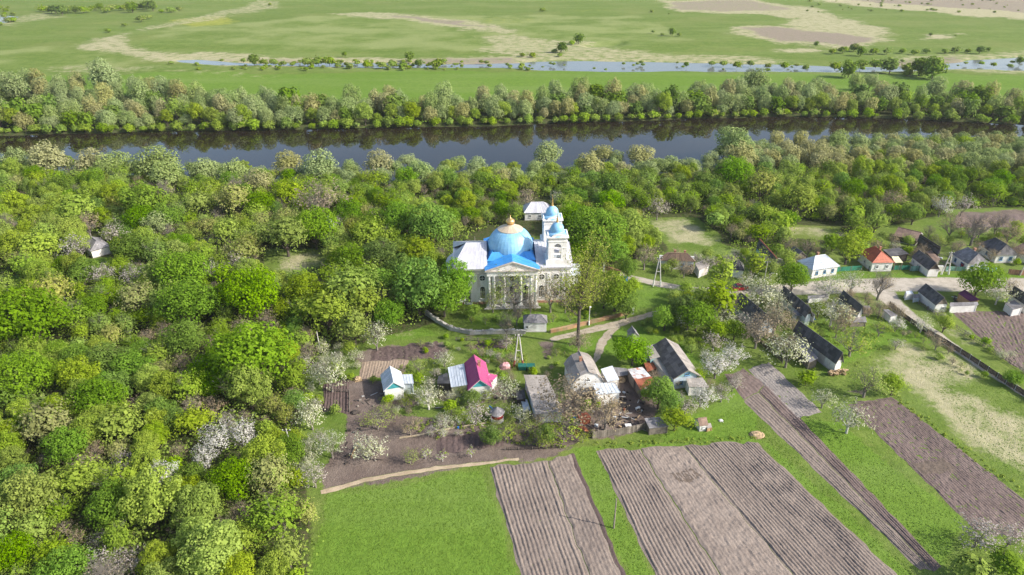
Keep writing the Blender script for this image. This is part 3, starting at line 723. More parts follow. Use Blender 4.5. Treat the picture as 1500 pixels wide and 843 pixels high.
for x in (-4.9, -3.9, -1.75, 1.75, 3.9, 4.9):
    w = MB(); w.lathe([(.40, .55), (.40, .75), (.33, .85), (.34, 3.0), (.28, 7.0), (.36, 7.1), (.38, 7.25), (.44, 7.3), (.44, 7.5), (0, 7.501)], 14, (x, -1.55, 0)); w.bb(x-.45, x+.45, -2.0, -1.1, .3, .55); part(w, 'column', plaster, smooth=False)
w = MB(); w.bb(-5.6, 5.6, -2.2, -.2, 0, .3); w.bb(-6.0, 6.0, -2.7, -2.2, 0, .16); part(w, 'step', concrete)
# dome
def lathe_sheets(prof, n, c, m, name, parent=None, seam=True, jt=.4):
    q = MB()
    for j in range(len(prof)-1):
        for i in range(n):
            a0, a1 = 2*PI*i/n, 2*PI*(i+1)/n; (r0, z0), (r1, z1) = prof[j], prof[j+1]; jr = random.uniform(-.008, .008)
            P = [(c[0]+(r0+jr)*math.cos(a0), c[1]+(r0+jr)*math.sin(a0), z0), (c[0]+(r0+jr)*math.cos(a1), c[1]+(r0+jr)*math.sin(a1), z0), (c[0]+(r1+jr)*math.cos(a1), c[1]+(r1+jr)*math.sin(a1), z1), (c[0]+(r1+jr)*math.cos(a0), c[1]+(r1+jr)*math.sin(a0), z1)]
            q.add(P, [(0, 1, 2, 3)], .5+random.uniform(-jt, jt))
            if seam: q.tube(P[0], P[3], .022, .022, 3, .6, False)
    return part(q, name, m, parent)
prof = [(4.98, 9.2), (4.98, 10.3)]+[(4.98*math.cos(a), 10.3+4.85*math.sin(a)) for a in [i*PI/2/16 for i in range(1, 16)]]
dome = lathe_sheets(prof, 40, (0, 7), skyblue, 'dome')
capb = lathe_sheets([(2.75, 14.35), (2.78, 14.47), (1.0, 15.3), (.75, 15.5)], 24, (0, 7), goldpale, 'dome_cap', dome)
q = MB(); q.lathe([(.75, 15.35), (.62, 15.6), (.7, 15.72), (.95, 16.0), (.98, 16.25), (.82, 16.52), (.48, 16.75), (.2, 16.92), (.08, 17.15), (.05, 17.3), (0, 17.31)], 24, (0, 7, 0)); q.box((0, 7, 17.4), (.36, .06, .06)); q.box((0, 7, 17.4), (.06, .06, .45)); part(q, 'onion_finial', gold, dome, True)
# bell towers
def tower(y0, tall=0.):
    t = MB(); x0, x1 = 7.6, 11.5; ph = 15.0+tall
    t.bb(x0-.45, x1+.65, y0-.15, y0+4.25, 8.3, 10.0)
    # belfry as four corner piers with arches between
    zb = 10.0; b = 1.05
    for (xa, xb) in ((x0, x0+1.2), (x1-1.2, x1)):
        for (ya, yb) in ((y0, y0+1.2), (y0+2.7, y0+3.9)): t.bb(xa, xb, ya, yb, zb, 12.9+tall)
    t.bb(x0, x1, y0, y0+3.9, zb-.002, zb+.25)
    cx = (x0+x1)/2; cyy = y0+1.95; R = (x1-x0)/2-1.2
    for ax in (0, 1):
        kk = 8
        for side in (0, 1):
            for i in range(kk):
                a0, a1 = PI*i/kk, PI*(i+1)/kk
                pts = [(R*math.cos(a), 12.9+tall+R*math.sin(a)) for a in (a0, a1)]
                lo = [(pts[0][0], pts[0][1]), (pts[1][0], pts[1][1]), (pts[1][0], 14.0+tall), (pts[0][0], 14.0+tall)]
                if ax == 0:
                    yy = y0 if side == 0 else y0+2.7; t.prism([(cx+p, yy, z) for p, z in lo], (0, 1.2, 0))
                else:
                    xx = x0 if side == 0 else x1-1.2; t.prism([(xx, cyy+p, z) for p, z in lo], (1.2, 0, 0))
            if ax == 0:
                pass
    for (xa, xb) in ((x0, x0+1.2), (x1-1.2, x1)):
        for (ya, yb) in ((y0, y0+1.2), (y0+2.7, y0+3.9)): t.bb(xa, xb, ya, yb, 12.9+tall, 14.0+tall)
    t.bb(x0, x1, y0, y0+3.9, 14.0+tall, ph)
    to = part(t, 'bell_tower', plaster)
    c = MB()
    for z, k_ in ((14.1+tall, .1), (14.85+tall, .18), (15.0+tall, .32), (10.0, .14), (12.6+tall, .05)): c.bb(x0-k_, x1+k_, y0-k_, y0+3.9+k_, z, z+.16+.001*k_)
    for dx, dy in ((0, -2.0), (0, 2.0), (-2.0, 0), (2.0, 0)):      # rounded gables
        pts = [(1.35*math.cos(PI*i/10), 1.0*math.sin(PI*i/10)) for i in range(11)]
        if dx == 0: c.prism([(cx+p, cyy+dy-.12, 15.16+tall+z*.7) for p, z in pts], (0, .24, 0))
        else: c.prism([(cx+dx-.12, cyy+p, 15.16+tall+z*.7) for p, z in pts], (.24, 0, 0))
    tc = part(c, 'tower_cornice', plaster, to); tc['kind'] = 'stuff'
    q = MB(); zt = 15.15+tall
    q.lathe([(2.25, zt), (2.15, zt+.25), (1.75, zt+.5), (1.42, zt+.62), (1.36, zt+.8)], 24, (cx, cyy, 0)); q.lathe([(1.38, zt+.78), (1.42, zt+1.05), (1.35, zt+1.5), (1.12, zt+1.95), (.75, zt+2.3), (.35, zt+2.5), (.2, zt+2.6)], 24, (cx, cyy, 0)); part(q, 'cupola', skyblue, to, True)
    q = MB(); q.lathe([(.30, zt+2.5), (.22, zt+2.8), (.14, zt+3.4), (.05, zt+4.6), (0, zt+4.7)], 10, (cx, cyy, 0)); q.box((cx, cyy, zt+4.9), (.06, .06, .7)); q.box((cx, cyy, zt+5.0), (.38, .06, .06)); part(q, 'spire', gold, to)
    q = MB(); q.lathe([(.5, 12.0+tall), (.42, 12.1+tall), (.3, 12.5+tall), (.12, 12.75+tall), (0, 12.8+tall)], 12, (cx, cyy, 0)); part(q, 'bell', darkmetal, to)
    q = MB()
    for i in range(5): q.bb(x0+1.25, x1-1.25, y0+.3, y0+.36, 10.45+.12*i, 10.50+.12*i)
    part(q, 'balustrade', paleblue, to)
tower(.1); tower(9.9, .0)
# west porch
w = MB(); w.bb(12.3, 15.0, 4.6, 9.6, 0, 4.2); w.prism([(12.3, 4.3, 4.2), (12.3, 9.9, 4.2), (12.3, 7.1, 5.6)], (3.0, 0, 0)); part(w, 'west_porch', plaster)
w = MB(); slope(w, (12.3, 4.2, 4.15), (15.4, 4.2, 4.15), (15.4, 7.1, 5.75), (12.3, 7.1, 5.75), seam=True); slope(w, (12.3, 10, 4.15), (15.4, 10, 4.15), (15.4, 7.1, 5.75), (12.3, 7.1, 5.75), seam=True); part(w, 'porch_roof', lightmetal)
T_ = Matrix.Translation
for x in (-9.4, -6.3, 0.1, 6.3, 9.4): window(ch, T_((x, -.02 if abs(x) > 5 else -.52, 6.2)), 1.5, 1.4, plaster, round_=True, name='oculus')
for x in (-6.3, 6.3): window(ch, T_((x, -.02, 2.5)), 1.15, 2.4, plaster, True, 2)
for x in (-2.9, 0., 2.9): window(ch, T_((x, -.52, 2.7)), 1.15, 2.6, plaster, True, 2)
window(ch, T_((9.4, -.02, 2.6)), 1.4, 2.2, plaster, False, 1)
window(ch, T_((-9.4, -.02, 3.6)), .7, .8, plaster, False, 0)
door(ch, T_((-9.4, -.12, 1.65)), .95, 2.2, mat('grey_door', (.16,.15,.15)))
q = MB(); q.bb(-10.25, -9.95, -.28, 0, .5, 4.3); q.bb(-8.85, -8.55, -.28, 0, .5, 4.3); q.bb(-10.4, -8.4, -.34, 0, 4.3, 4.6); q.bb(-10.3, -8.5, -.6, 0, .2, .5); part(q, 'door_surround', plaster)
for y in (3.5, 10.5): window(ch, T_((-12.12, y, 3.2)) @ Matrix.Rotation(-PI/2, 4, 'Z'), .9, 1.6, plaster, True, 1)
for x in (-10.5, -7.5, 7.5, 10.5): window(ch, T_((x, D+.02, 3)) @ Matrix.Rotation(PI, 4, 'Z'), 1.2, 2.4, plaster, True, 2)

# gatehouse and churchyard wall
gh, d_ = house('gatehouse', 'small white gatehouse with grey hipped roof in the churchyard wall', 'gatehouse', (776, 461), (792, 461), 3.3, 2.2, white, asbgrey, w=3.0, kind='hip', hip=1.35, over=.22, wins=(('y-', -1.6, 1.15, .55, .75),), chim=())
def wallrun(name, label, pts, h, th, m, capm, piece, pier=None, jag=0., cat='wall'):
    P = [G(*p) for p in pts]; o = empty(name, P[0], 0, label, cat); base = P[0]
    for i in range(len(P)-1):
        a, b = P[i]-base, P[i+1]-base; n = max(1, round((b-a).length/piece)); d = (b-a).normalized(); rz = math.atan2(d.y, d.x)
        for k in range(n):
            q = a.lerp(b, (k+.5)/n); l = (b-a).length/n; hh = h*(1+random.uniform(-jag, jag)); mm = MB()
            mm.box((0, 0, hh/2), (l-.04, th, hh), t=random.random()); mm.box((0, 0, hh+.04), (l-.02, th+.12, .08), t=random.random())
            if jag > .1:
                for _ in range(3): x = random.uniform(-l/2+.2, l/2-.2); mm.box((x, 0, hh+.12), (.3, th*.8, random.uniform(.08, .22)), t=random.random())
            x = mm.build('wall_section', [m], o, loc=q, rz=rz)
            if pier and (k == 0): mm = MB(); mm.box((0, 0, h*.62), (pier, pier, h*1.24)); mm.box((0, 0, h*1.27), (pier+.12, pier+.12, .1)); mm.build('pier', [capm], o, loc=a.lerp(b, k/n), rz=rz)
    return o
wallrun('churchyard_wall', 'low crumbling whitewashed wall bending round the front left of the churchyard', [(625,462),(640,472),(661,484),(690,490),(720,489),(752,489),(770,489)], .78, .42, dullwhite, dullwhite, 2.1, .55, .14)
wallrun('brick_wall', 'low rusty brick wall between the gatehouse and the white post by the track', [(806,488),(830,483),(866,474),(900,466),(924,459.5)], .65, .4, mat('rusty_brick', (.36,.20,.11), (.30,.22,.13), .8, .9, tint=.3, stain=(.18,.22,.08), stain_amt=.5), oldwhite, 1.5, None, .1)
def post(name, label, cat, px, h, w_, m):
    p = G(*px); q = MB(); q.box((0, 0, h/2), (w_, w_, h)); q.box((0, 0, h+.05), (w_+.12, w_+.12, .1)); q.add([(-w_/2, -w_/2, h+.1), (w_/2, -w_/2, h+.1), (w_/2, w_/2, h+.1), (-w_/2, w_/2, h+.1), (0, 0, h+.35)], [(0,1,4),(1,2,4),(2,3,4),(3,0,4)]); o = q.build(name, [m], loc=p); tag(o, label, cat); return o
post('gate_post', 'white masonry post ending the rusty brick wall beside the track', 'post', (926.5, 460), 1.25, .5, white)
wallrun('brick_wall', 'short dark brick wall right of the church by the village road', [(882,394),(896,398),(908,402)], .9, .35, brickm, brickm, 1.6, None, .1)
post('gate_post', 'white post at the bright green trees right of the church towers', 'post', (884.5, 396), 1.7, .4, white)
# ================================================================ VILLAGE
V = 'village houses'
# --- yards in front of the church
o, d_ = house('summer_kitchen', 'tiny white cottage with a teal gable and pale blue metal roof, leftmost building', 'cottage', (571.3, 536.8), (576.5, 560), 3.9, 2.35, white, lightmetal, E=(560.5, 567), gable=teal, seam=True, sw=.6, sl=3, over=.22)
lean('porch', None, None, [(578, 549), (603.5, 548.5), (606, 562), (580, 562)], [2.2, 2.2, 2.35, 2.3], paleblue, lightmetal, parent=o, seam=True, sw=.5, sl=3, open_=()); 
q = MB(); q.box((0, 0, 1.0), (.9, .08, 1.7)); x = q.build('door', [rust], o); x.location = (d_[0]/2-.6, 0, 0)
Mi = o.matrix_basis.inverted(); x.location = Mi @ G(591.5, 573.5, 0); x.rotation_euler = (0, 0, -o.rotation_euler.z)
o, d_ = house('house', 'house with a magenta metal roof, a teal front gable and a cream annex', 'house', (694.3, 520), (703, 556.5), 4.3, 2.4, white, magenta, E=(685, 570.5), gable=teal, seam=True, sw=.5, sl=4, over=.35, wins=(('x+', .7, 1.35, .7, .8), ('x+', -.7, 1.35, .7, .8)) , chim=((-.9, .5),))
lean('annex', None, None, [(656, 538.5), (679.5, 532.8), (684.6, 564), (661, 567.5)], [2.2, 2.8, 2.8, 2.2], cream, lightmetal, parent=o, seam=True, sw=.5, sl=4, wins=())
lean('porch', None, None, [(716, 547), (729, 550), (718.5, 562), (704, 558)], [2.7, 1.9, 1.8, 2.6], white, magenta, parent=o, seam=True, sw=.5, sl=3)
lean('shed', 'dark lean-to shed tucked against the cream annex left of the magenta roof', 'shed', [(642, 551), (655, 546.5), (660, 562), (640, 562)], [1.5, 2.2, 2.2, 1.5], darkwood, slate)
# gazebo / well house
p = G(728.3, 616); o = empty('round_gazebo', p, 0, 'round kiosk with a conical grey roof and a red band, beside the white blossoming pear', 'gazebo')
q = MB(); q.lathe([(1.05, 0), (1.05, .75), (0.95, .76)], 16); q.build('base', [oldwhite], o)
q = MB(); q.lathe([(1.0, .76), (1.0, 1.35), (.96, 1.36)], 16); q.build('band', [redband], o)
q = MB(); q.lathe([(1.02, 1.36), (1.04, 1.75), (0, 1.76)], 16); q.build('rim', [oldwhite], o)
q = MB()
for i in range(16):
    a0, a1 = 2*PI*i/16, 2*PI*(i+1)/16; q.slab([(1.25*math.cos(a0), 1.25*math.sin(a0), 1.7), (1.25*math.cos(a1), 1.25*math.sin(a1), 1.7), (0, 0, 2.75)], .05, random.random())
q.build('roof', [asbgrey], o)
lean('barn', 'long low barn with one wide beige asbestos roof right of the round kiosk', 'barn', [(767, 549.5), (800, 550), (826, 604), (785, 607)], [2.6, 2.5, 2.4, 2.3], oldwhite, asb, sw=.8, sl=1.2)
lean('cold_frame', 'small pale glazed cold frame in the dark yard against the beige barn', 'cold frame', [(763, 586), (772, 585), (777, 600), (767, 602)], [.7, .7, .5, .5], paleblue, lightmetal, sw=.5)
lean('shed', 'narrow dark shed in the shade left of the beige barn', 'shed', [(756, 572), (768, 571), (770, 584), (757, 586)], [1.2, 1.5, 1.4, 1.1], darkwood, slate, sw=.5)
o, d_ = house('house', 'white house with a curved gambrel roof of light and dark asbestos sheets', 'house', (848.7, 515), (863, 545.5), 4.5, 2.2, white, asb, w=5.6, curved=True, over=.2, sw=.9, sl=1.2, wins=(('x+', -.05, 2.75, .8, .6), ('x+', 1.5, 1.2, .6, .8)), chim=((-.6, -.5),))
lean('outhouse', None, None, [(868, 562), (900, 560.5), (909, 575), (874, 579)], [2.7, 2.1, 2.1, 2.6], oldwhite, lightmetal, parent=o, sw=.7, sl=1.5, seam=True)
lean('shed', 'shed with a white metal roof squeezed behind the gambrel house', 'shed', [(880, 541), (897, 536), (907, 556), (890, 560)], [2.4, 2.2, 2.0, 2.3], oldwhite, lightmetal, sw=.6, sl=1.0, tj=.5)
lean('shed', 'low shed with grey sheets leaning over the narrow yard between two houses', 'shed', [(898, 538), (918, 540), (922, 549), (903, 552)], [1.5, 1.6, 1.3, 1.2], wood, asbgrey, sw=.6, sl=.8, open_=(2,))
lean('shed', 'shed roofed with white sheets turning to rust red at the lower end', 'shed', [(919.5, 541), (941, 538), (953, 551), (929, 556)], [2.3, 2.3, 2.3, 2.3], wood, rusty, sw=.7, sl=1.0)
lean('shed', 'rust red roofed shed at the low end of the white and rust roof', 'shed', [(929.5, 556.5), (953.5, 551.5), (960, 559), (938, 571)], [2.2, 2.2, 2.0, 1.9], wood, rust, sw=.7, sl=1.0)
o, d_ = house('house', 'large house with a steep dark roof, beige annexes and a glazed gable', 'house', (975, 495.6), (1008.5, 542.5), 3.9, 2.3, paleblue, asb, w=5.2, over=.3, sw=.9, sl=1.2, gable=paleteal, wins=(('x+', 0, 2.9, .9, .6), ('x+', .9, 1.2, .6, .8), ('x+', -.9, 1.2, .6, .8)), framem=frame_b)
# shade on the slope turned from the sun, painted as an added dark sheet
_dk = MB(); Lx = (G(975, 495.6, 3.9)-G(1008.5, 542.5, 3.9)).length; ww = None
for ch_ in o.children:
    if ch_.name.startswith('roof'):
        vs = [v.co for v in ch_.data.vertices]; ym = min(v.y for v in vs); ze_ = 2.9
slope(_dk, (-Lx/2-.05, ym-.02, 2.36), (Lx/2+.05, ym-.02, 2.36), (Lx/2+.05, -.05, 3.99), (-Lx/2-.05, -.05, 3.99), .05, .9, 1.2); _dk.build('shade_sheet', [slate], o)
lean('annex', None, None, [(943, 509), (965.5, 502), (978.5, 519.5), (952.6, 527)], [2.3, 2.7, 2.7, 2.3], paleteal, asb, parent=o, sw=.8)
lean('annex', None, None, [(956, 527), (971, 523), (987, 548), (978, 553)], [1.9, 2.4, 2.4, 1.9], oldwhite, asb, parent=o, sw=.8)
lean('shed', 'flat beige roofed lean-to in front of the glazed gable', 'shed', [(1005, 555), (1029, 553), (1039, 567.5), (1009, 567)], [2.3, 2.3, 1.9, 1.9], oldwhite, asb, sw=.8)
lean('shed', 'open yard shelter of dark boards under the annex of the large dark roofed house', 'shed', [(943, 531), (955, 528), (962, 540), (948, 545)], [1.3, 1.5, 1.4, 1.1], darkwood, rust, sw=.6, open_=(2, 0))
house('stone_cellar', 'small grey stone cellar house beside the fork of the track', 'cellar', (925.5, 478), (931, 487), 2.7, 1.7, concrete, asbgrey, E=(920, 488), over=.1, sw=.6, sl=.8)
o, d_ = house('hen_house', 'small white hen house with a rusty asbestos roof alone on the grass', 'hen house', (1022, 613.5), (1035, 612), 1.9, 1.15, white, brownroof, w=2.0, over=.12, sw=.6, sl=.7, wins=(('y-', 0, .7, .35, .3),))
lean('hutch', None, None, [(1035, 621), (1041, 620), (1043, 626), (1036, 628)], [.9, .9, .7, .7], tanwood, asb, parent=o, sw=.5)
lean('shed', 'grey wooden shed with a flat dark roof at the end of the board fence', 'shed', [(944, 613), (966, 611), (980, 625), (951, 628)], [1.8, 1.8, 1.4, 1.4], wood, asbgrey, sw=.6, sl=.8)
lean('shed', 'low pale shed standing behind the tan budding tree near the ploughed strip', 'shed', [(846, 607), (860, 604), (866, 612), (850, 617)], [1.4, 1.4, 1.1, 1.1], rust, rust, sw=.6)

# --- lane side group
o, d_ = house('house', 'white walled house with a dark slate roof behind a brown budding tree', 'house', (1084.7, 428.5), (1127, 464), 4.1, 2.2, paleblue, slate, E=(1075, 446), over=.3, sw=.7, sl=.9, wins=(('y-', -2.4, 1.2, .6, .7), ('y-', 0, 1.2, .6, .7), ('y-', 2.4, 1.2, .6, .7)), framem=frame_b)
o, d_ = house('house', 'dark slate roofed house with a dark wooden gable over a grey porch', 'house', (1147.8, 419), (1188, 452.5), 4.1, 2.1, paleblue, slate, E=(1139.5, 431), over=.3, sw=.7, sl=.9, gable=darkwood)
lean('porch', None, None, [(1161, 456), (1183, 452), (1195.5, 462), (1165, 463)], [2.1, 2.1, 1.7, 1.7], oldwhite, asbgrey, parent=o, sw=.7, open_=(2,))
o, d_ = house('barn', 'long barn with a very long dark roof and straw heaped at its white end wall', 'barn', (1169.6, 470), (1234.5, 517), 4.4, 2.1, oldwhite, slate, E=(1158, 484), over=.25, sw=.7, sl=.9, gable=wood)
q = MB()
for i in range(60):
    a = Vector((d_[0]/2+random.uniform(.1, 1.0), random.uniform(-2.2, 1.4), random.uniform(.1, .9))); q.box(a, (random.uniform(.2, .6), random.uniform(.2, .6), random.uniform(.1, .3)), random.uniform(0, 3), random.random())
x = q.build('straw_heap', [straw], None, loc=o.location, rz=o.rotation_euler.z); tag(x, 'heap of tan straw against the white end wall of the long dark barn', 'straw heap', kind='stuff')
lean('shed', 'lean-to with a purple grey asbestos roof beside the long dark barn', 'shed', [(1166, 508), (1180, 503.5), (1199, 525), (1186, 531)], [1.9, 2.1, 2.1, 1.7], wood, asbgrey, sw=.7)
o, d_ = house('house', 'house with a dark roof and a bright white gable end beside the branch lane', 'house', (1235, 425.6), (1264, 449), 4.0, 2.0, white, slate, E=(1225.5, 436), over=.22, sw=.7, sl=.9)
lean('porch', None, None, [(1248, 465), (1268, 464), (1270, 472), (1246, 473)], [1.4, 1.4, 1.1, 1.1], wood, asbgrey, parent=o, sw=.6)
lean('shed', 'tiny grey shed touching the right side of the white gabled house', 'shed', [(1265, 448), (1274, 448), (1276, 453), (1268, 453)], [1.5, 1.5, 1.3, 1.3], wood, asbgrey, sw=.5)
lean('shed', 'small white shed with a grey roof alone on the grass beside the lane', 'shed', [(1293.5, 453.5), (1301, 453.5), (1315.5, 461.5), (1305, 464)], [1.7, 1.7, 1.5, 1.5], oldwhite, asbgrey, sw=.6)
lean('garden_wall', 'low white shed wall with grey boards between the dark roofs and the road', 'shed', [(1183, 433.5), (1213, 431), (1214, 435), (1184, 438)], [1.3, 1.3, 1.1, 1.1], oldwhite, asbgrey, sw=.8)
# --- house at the junction
o, d_ = house('house', 'dark slate roofed house with a brown gable at the bend of the lane', 'house', (1356, 415.8), (1383.6, 436.8), 3.5, 1.75, white, slate, E=(1345, 427.5), over=.2, sw=.6, sl=.8, gable=wood, wins=(('x+', .5, 1.0, .5, .6),))
lean('shed', 'purple metal roofed shed in the yard of the junction house', 'shed', [(1403.5, 430), (1413, 424.5), (1435, 439.5), (1421, 442)], [1.8, 2.5, 2.4, 1.6], tanwood, purple, sw=.5, sl=3, seam=True)
lean('shed', 'long low grey roofed shed joining the junction house to the purple roof', 'shed', [(1392, 443.5), (1432, 442.5), (1433.5, 447), (1391, 449)], [1.9, 1.9, 1.7, 1.7], white, asbgrey, sw=.8)
lean('container', 'small white box shed standing left of the junction house', 'shed', [(1327, 427), (1335.5, 426), (1338, 430), (1328, 431)], [1.6, 1.6, 1.5, 1.5], white, lightmetal, sw=1, inset=.02)
lean('shed', 'low grey shed between the white box and the junction house', 'shed', [(1338, 431), (1346, 431), (1347, 436), (1339, 437)], [1.3, 1.3, 1.1, 1.1], paleblue, asbgrey, sw=.6)
o, d_ = house('house', 'dark roofed house with a glazed white veranda at the right edge', 'house', (1486, 419.5), (1513, 437), 3.9, 2.0, white, slate, E=(1483, 429), over=.2, sw=.6, sl=.8)
lean('veranda', None, None, [(1472, 444.5), (1486, 440), (1499, 450), (1484, 454)], [1.7, 2.1, 2.1, 1.7], white, asbgrey, parent=o, sw=.7)
# --- street row
o, d_ = house('house', 'long white house with a hipped rusty brown roof at the bend of the village road', 'house', (977, 370.5), (1007, 371.5), 4.2, 2.3, white, brownroof, E=(966, 382), kind='hip', hip=2.0, over=.3, seam=True, sw=.6, sl=3, wins=(('y-', -3.8, 1.2, .8, .9), ('y-', -1.5, 1.2, .8, .9), ('y-', 1.5, 1.2, .8, .9), ('y-', 3.6, 1.2, .8, .9)), framem=frame_b, chim=((-.5, .3), (1.8, .3)))
lean('annex', None, None, [(1018, 386), (1030, 381), (1040, 389), (1024, 397)], [2.4, 2.6, 2.2, 2.0], oldwhite, asb, parent=o, sw=.7)
house('shed', 'small shed with a dark pyramid roof between two tall birches', 'shed', (1081, 381.8), (1083, 382), 3.6, 2.0, oldwhite, slate, w=4.0, kind='hip', hip=1.3, over=.2, sw=.6)
house('ruined_house', 'half collapsed house with a rust orange ridge and a dark teal slope', 'ruin', (1112, 351.5), (1137, 379), 4.0, 2.0, paleteal, slate, E=(1105, 360), over=.2, sw=.6, sl=.8, skip=.08)
x = MB()
for i in range(70):
    a = G(random.uniform(1122, 1158), random.uniform(383, 392)); x.box((a.x, a.y, random.uniform(.1, .8)), (random.uniform(.3, 1.0), random.uniform(.3, .8), random.uniform(.2, .6)), random.uniform(0, 3), random.random())
o = x.build('rubble_heap', [rubble]); tag(o, 'heap of broken grey and pink rubble beside the ruined house', 'rubble', kind='stuff')
for px_ in ((1110, 352), ):
    q = MB(); a = G(1113, 350.5, 4.15); b = G(1138, 378.5, 4.1); q.tube(a, b, .16, .16, 5); r_ = q.build('ridge_timber', [rust], None); r_.data.name = 'ridge_timber'
    par = [ob for ob in bpy.data.objects if ob.name.startswith('ruined_house')][0]; bpy.context.view_layer.update(); r_.parent = par; r_.matrix_parent_inverse = par.matrix_world.inverted()
house('barn', 'dark roofed barn among shrubs behind the white and blue house', 'barn', (1163, 361.5), (1175, 369), 3.4, 1.8, wood, slate, w=4.2, over=.2, sw=.6)
o, d_ = house('house', 'white house with a pale blue white hipped metal roof behind a green fence', 'house', (1194, 375.5), (1209, 373.3), 4.4, 2.3, white, lightmetal, w=5.6, kind='hip', hip=2.4, over=.35, seam=True, sw=.5, sl=4, wins=(('y-', -2.2, 1.3, .65, .9), ('y-', 2.2, 1.3, .65, .9), ('y-', 0, 1.3, .65, .9)), framem=frame_b, chim=((-.3, .5),))
o, d_ = house('house', 'white house with a red hipped metal roof behind the green fence', 'house', (1281.7, 361), (1291.5, 368.5), 4.5, 2.4, white, redroof, w=5.5, kind='hip', hip=1.9, over=.3, seam=True, sw=.5, sl=4, wins=(('x+', -1.2, 1.3, .7, .9), ('x+', 1.2, 1.3, .7, .9), ('y-', 0, 1.3, .7, .9)), chim=((0, .4),))
lean('canopy', 'cream flat canopy against the right side of the red roofed house', 'canopy', [(1306, 376), (1316, 376), (1323, 385), (1311, 385)], [2.2, 2.1, 2.0, 2.1], wood, cream, sw=.7, open_=(0, 1, 2, 3))
lean('shed', 'long dark shed roof behind the red roofed house', 'shed', [(1293, 366), (1318, 363), (1332, 372), (1305, 376)], [2.0, 2.3, 2.1, 1.8], darkwood, slate, sw=.7)
o, d_ = house('house', 'low house with a dark roof sweeping down to a white wall behind the fence', 'house', (1346, 366.5), (1372, 386), 3.6, 1.8, white, slate, E=(1334, 376), over=.2, sw=.6, sl=.8, gable=darkwood, wins=(('y-', -2.6, 1.0, .6, .7), ('y-', -.6, 1.0, .6, .7)))
house('barn', 'long dark roofed barn in the backyard behind the street houses', 'barn', (1347, 345), (1378, 364), 3.4, 1.8, darkwood, slate, E=(1338, 350), over=.2, sw=.7, sl=.9)
house('barn', 'low barn with a brownish roof at the edge of the wood above the street', 'barn', (1316, 333), (1350, 341), 2.9, 1.5, darkwood, brownroof, w=6.0, over=.2, sw=.7, sl=.9)
lean('shed', 'narrow shed of rusty brown sheets between two backyards', 'shed', [(1356, 369), (1364, 367), (1378, 380), (1370, 384)], [1.7, 1.9, 1.7, 1.5], wood, brownroof, sw=.6)
o, d_ = house('house', 'white house with a grey hipped roof and blue framed windows behind the pale fence', 'house', (1418, 362.5), (1433.5, 372), 4.3, 2.2, white, asbgrey, w=5.4, kind='hip', hip=1.2, over=.3, sw=.7, sl=.9, wins=(('x+', -1.3, 1.2, .7, .9), ('x+', 1.3, 1.2, .7, .9), ('y-', -1.5, 1.2, .7, .9), ('y-', .8, 1.2, .7, .9)), framem=frame_b, chim=((0, .3),))
lean('shed', 'dark red porch shed on the left side of the grey hipped house', 'shed', [(1404, 379), (1412, 377), (1421, 385), (1410, 388)], [1.5, 1.9, 1.9, 1.5], redband, purple, sw=.5)
o, d_ = house('house', 'white house with a dark hipped roof under bare trees at the street end', 'house', (1458, 348.5), (1475, 358.5), 4.4, 2.2, white, slate, w=5.6, kind='hip', hip=1.4, over=.3, sw=.7, sl=.9, wins=(('x+', -1.2, 1.2, .8, .9), ('x+', 1.2, 1.2, .8, .9), ('y-', 0, 1.2, .7, .9)), framem=frame_b)
o, d_ = house('house', 'rusty roofed house cut by the right edge of the picture', 'house', (1500, 356), (1520, 362), 4.0, 2.1, oldwhite, brownroof, w=5.6, kind='hip', hip=1.6, over=.3, sw=.7, sl=.9)
o, d_ = house('house', 'white cottage with a pale lilac hipped roof in the trees behind the church', 'house', (778, 296.5), (796, 296.2), 4.3, 2.3, white, silver, w=6.6, kind='hip', hip=2.2, over=.3, sw=.7, sl=3, seam=True, wins=(('y-', -2.2, 1.3, .7, .8), ('y-', .6, 1.3, .7, .8)), doors=(('y-', 2.6, .8, 1.8, paleteal),))
house('house', 'half hidden white cottage with a grey roof deep in the wood left of the church', 'house', (480, 316), (489, 333), 4.2, 2.0, paleblue, silver, E=(470, 322), over=.3, sw=.7)
house('house', 'lilac grey hipped roof showing between trees in the left wood', 'house', (133, 347), (141, 353), 3.6, 2.0, oldwhite, asbgrey, w=4.8, kind='hip', hip=1.8, over=.3, sw=.7)

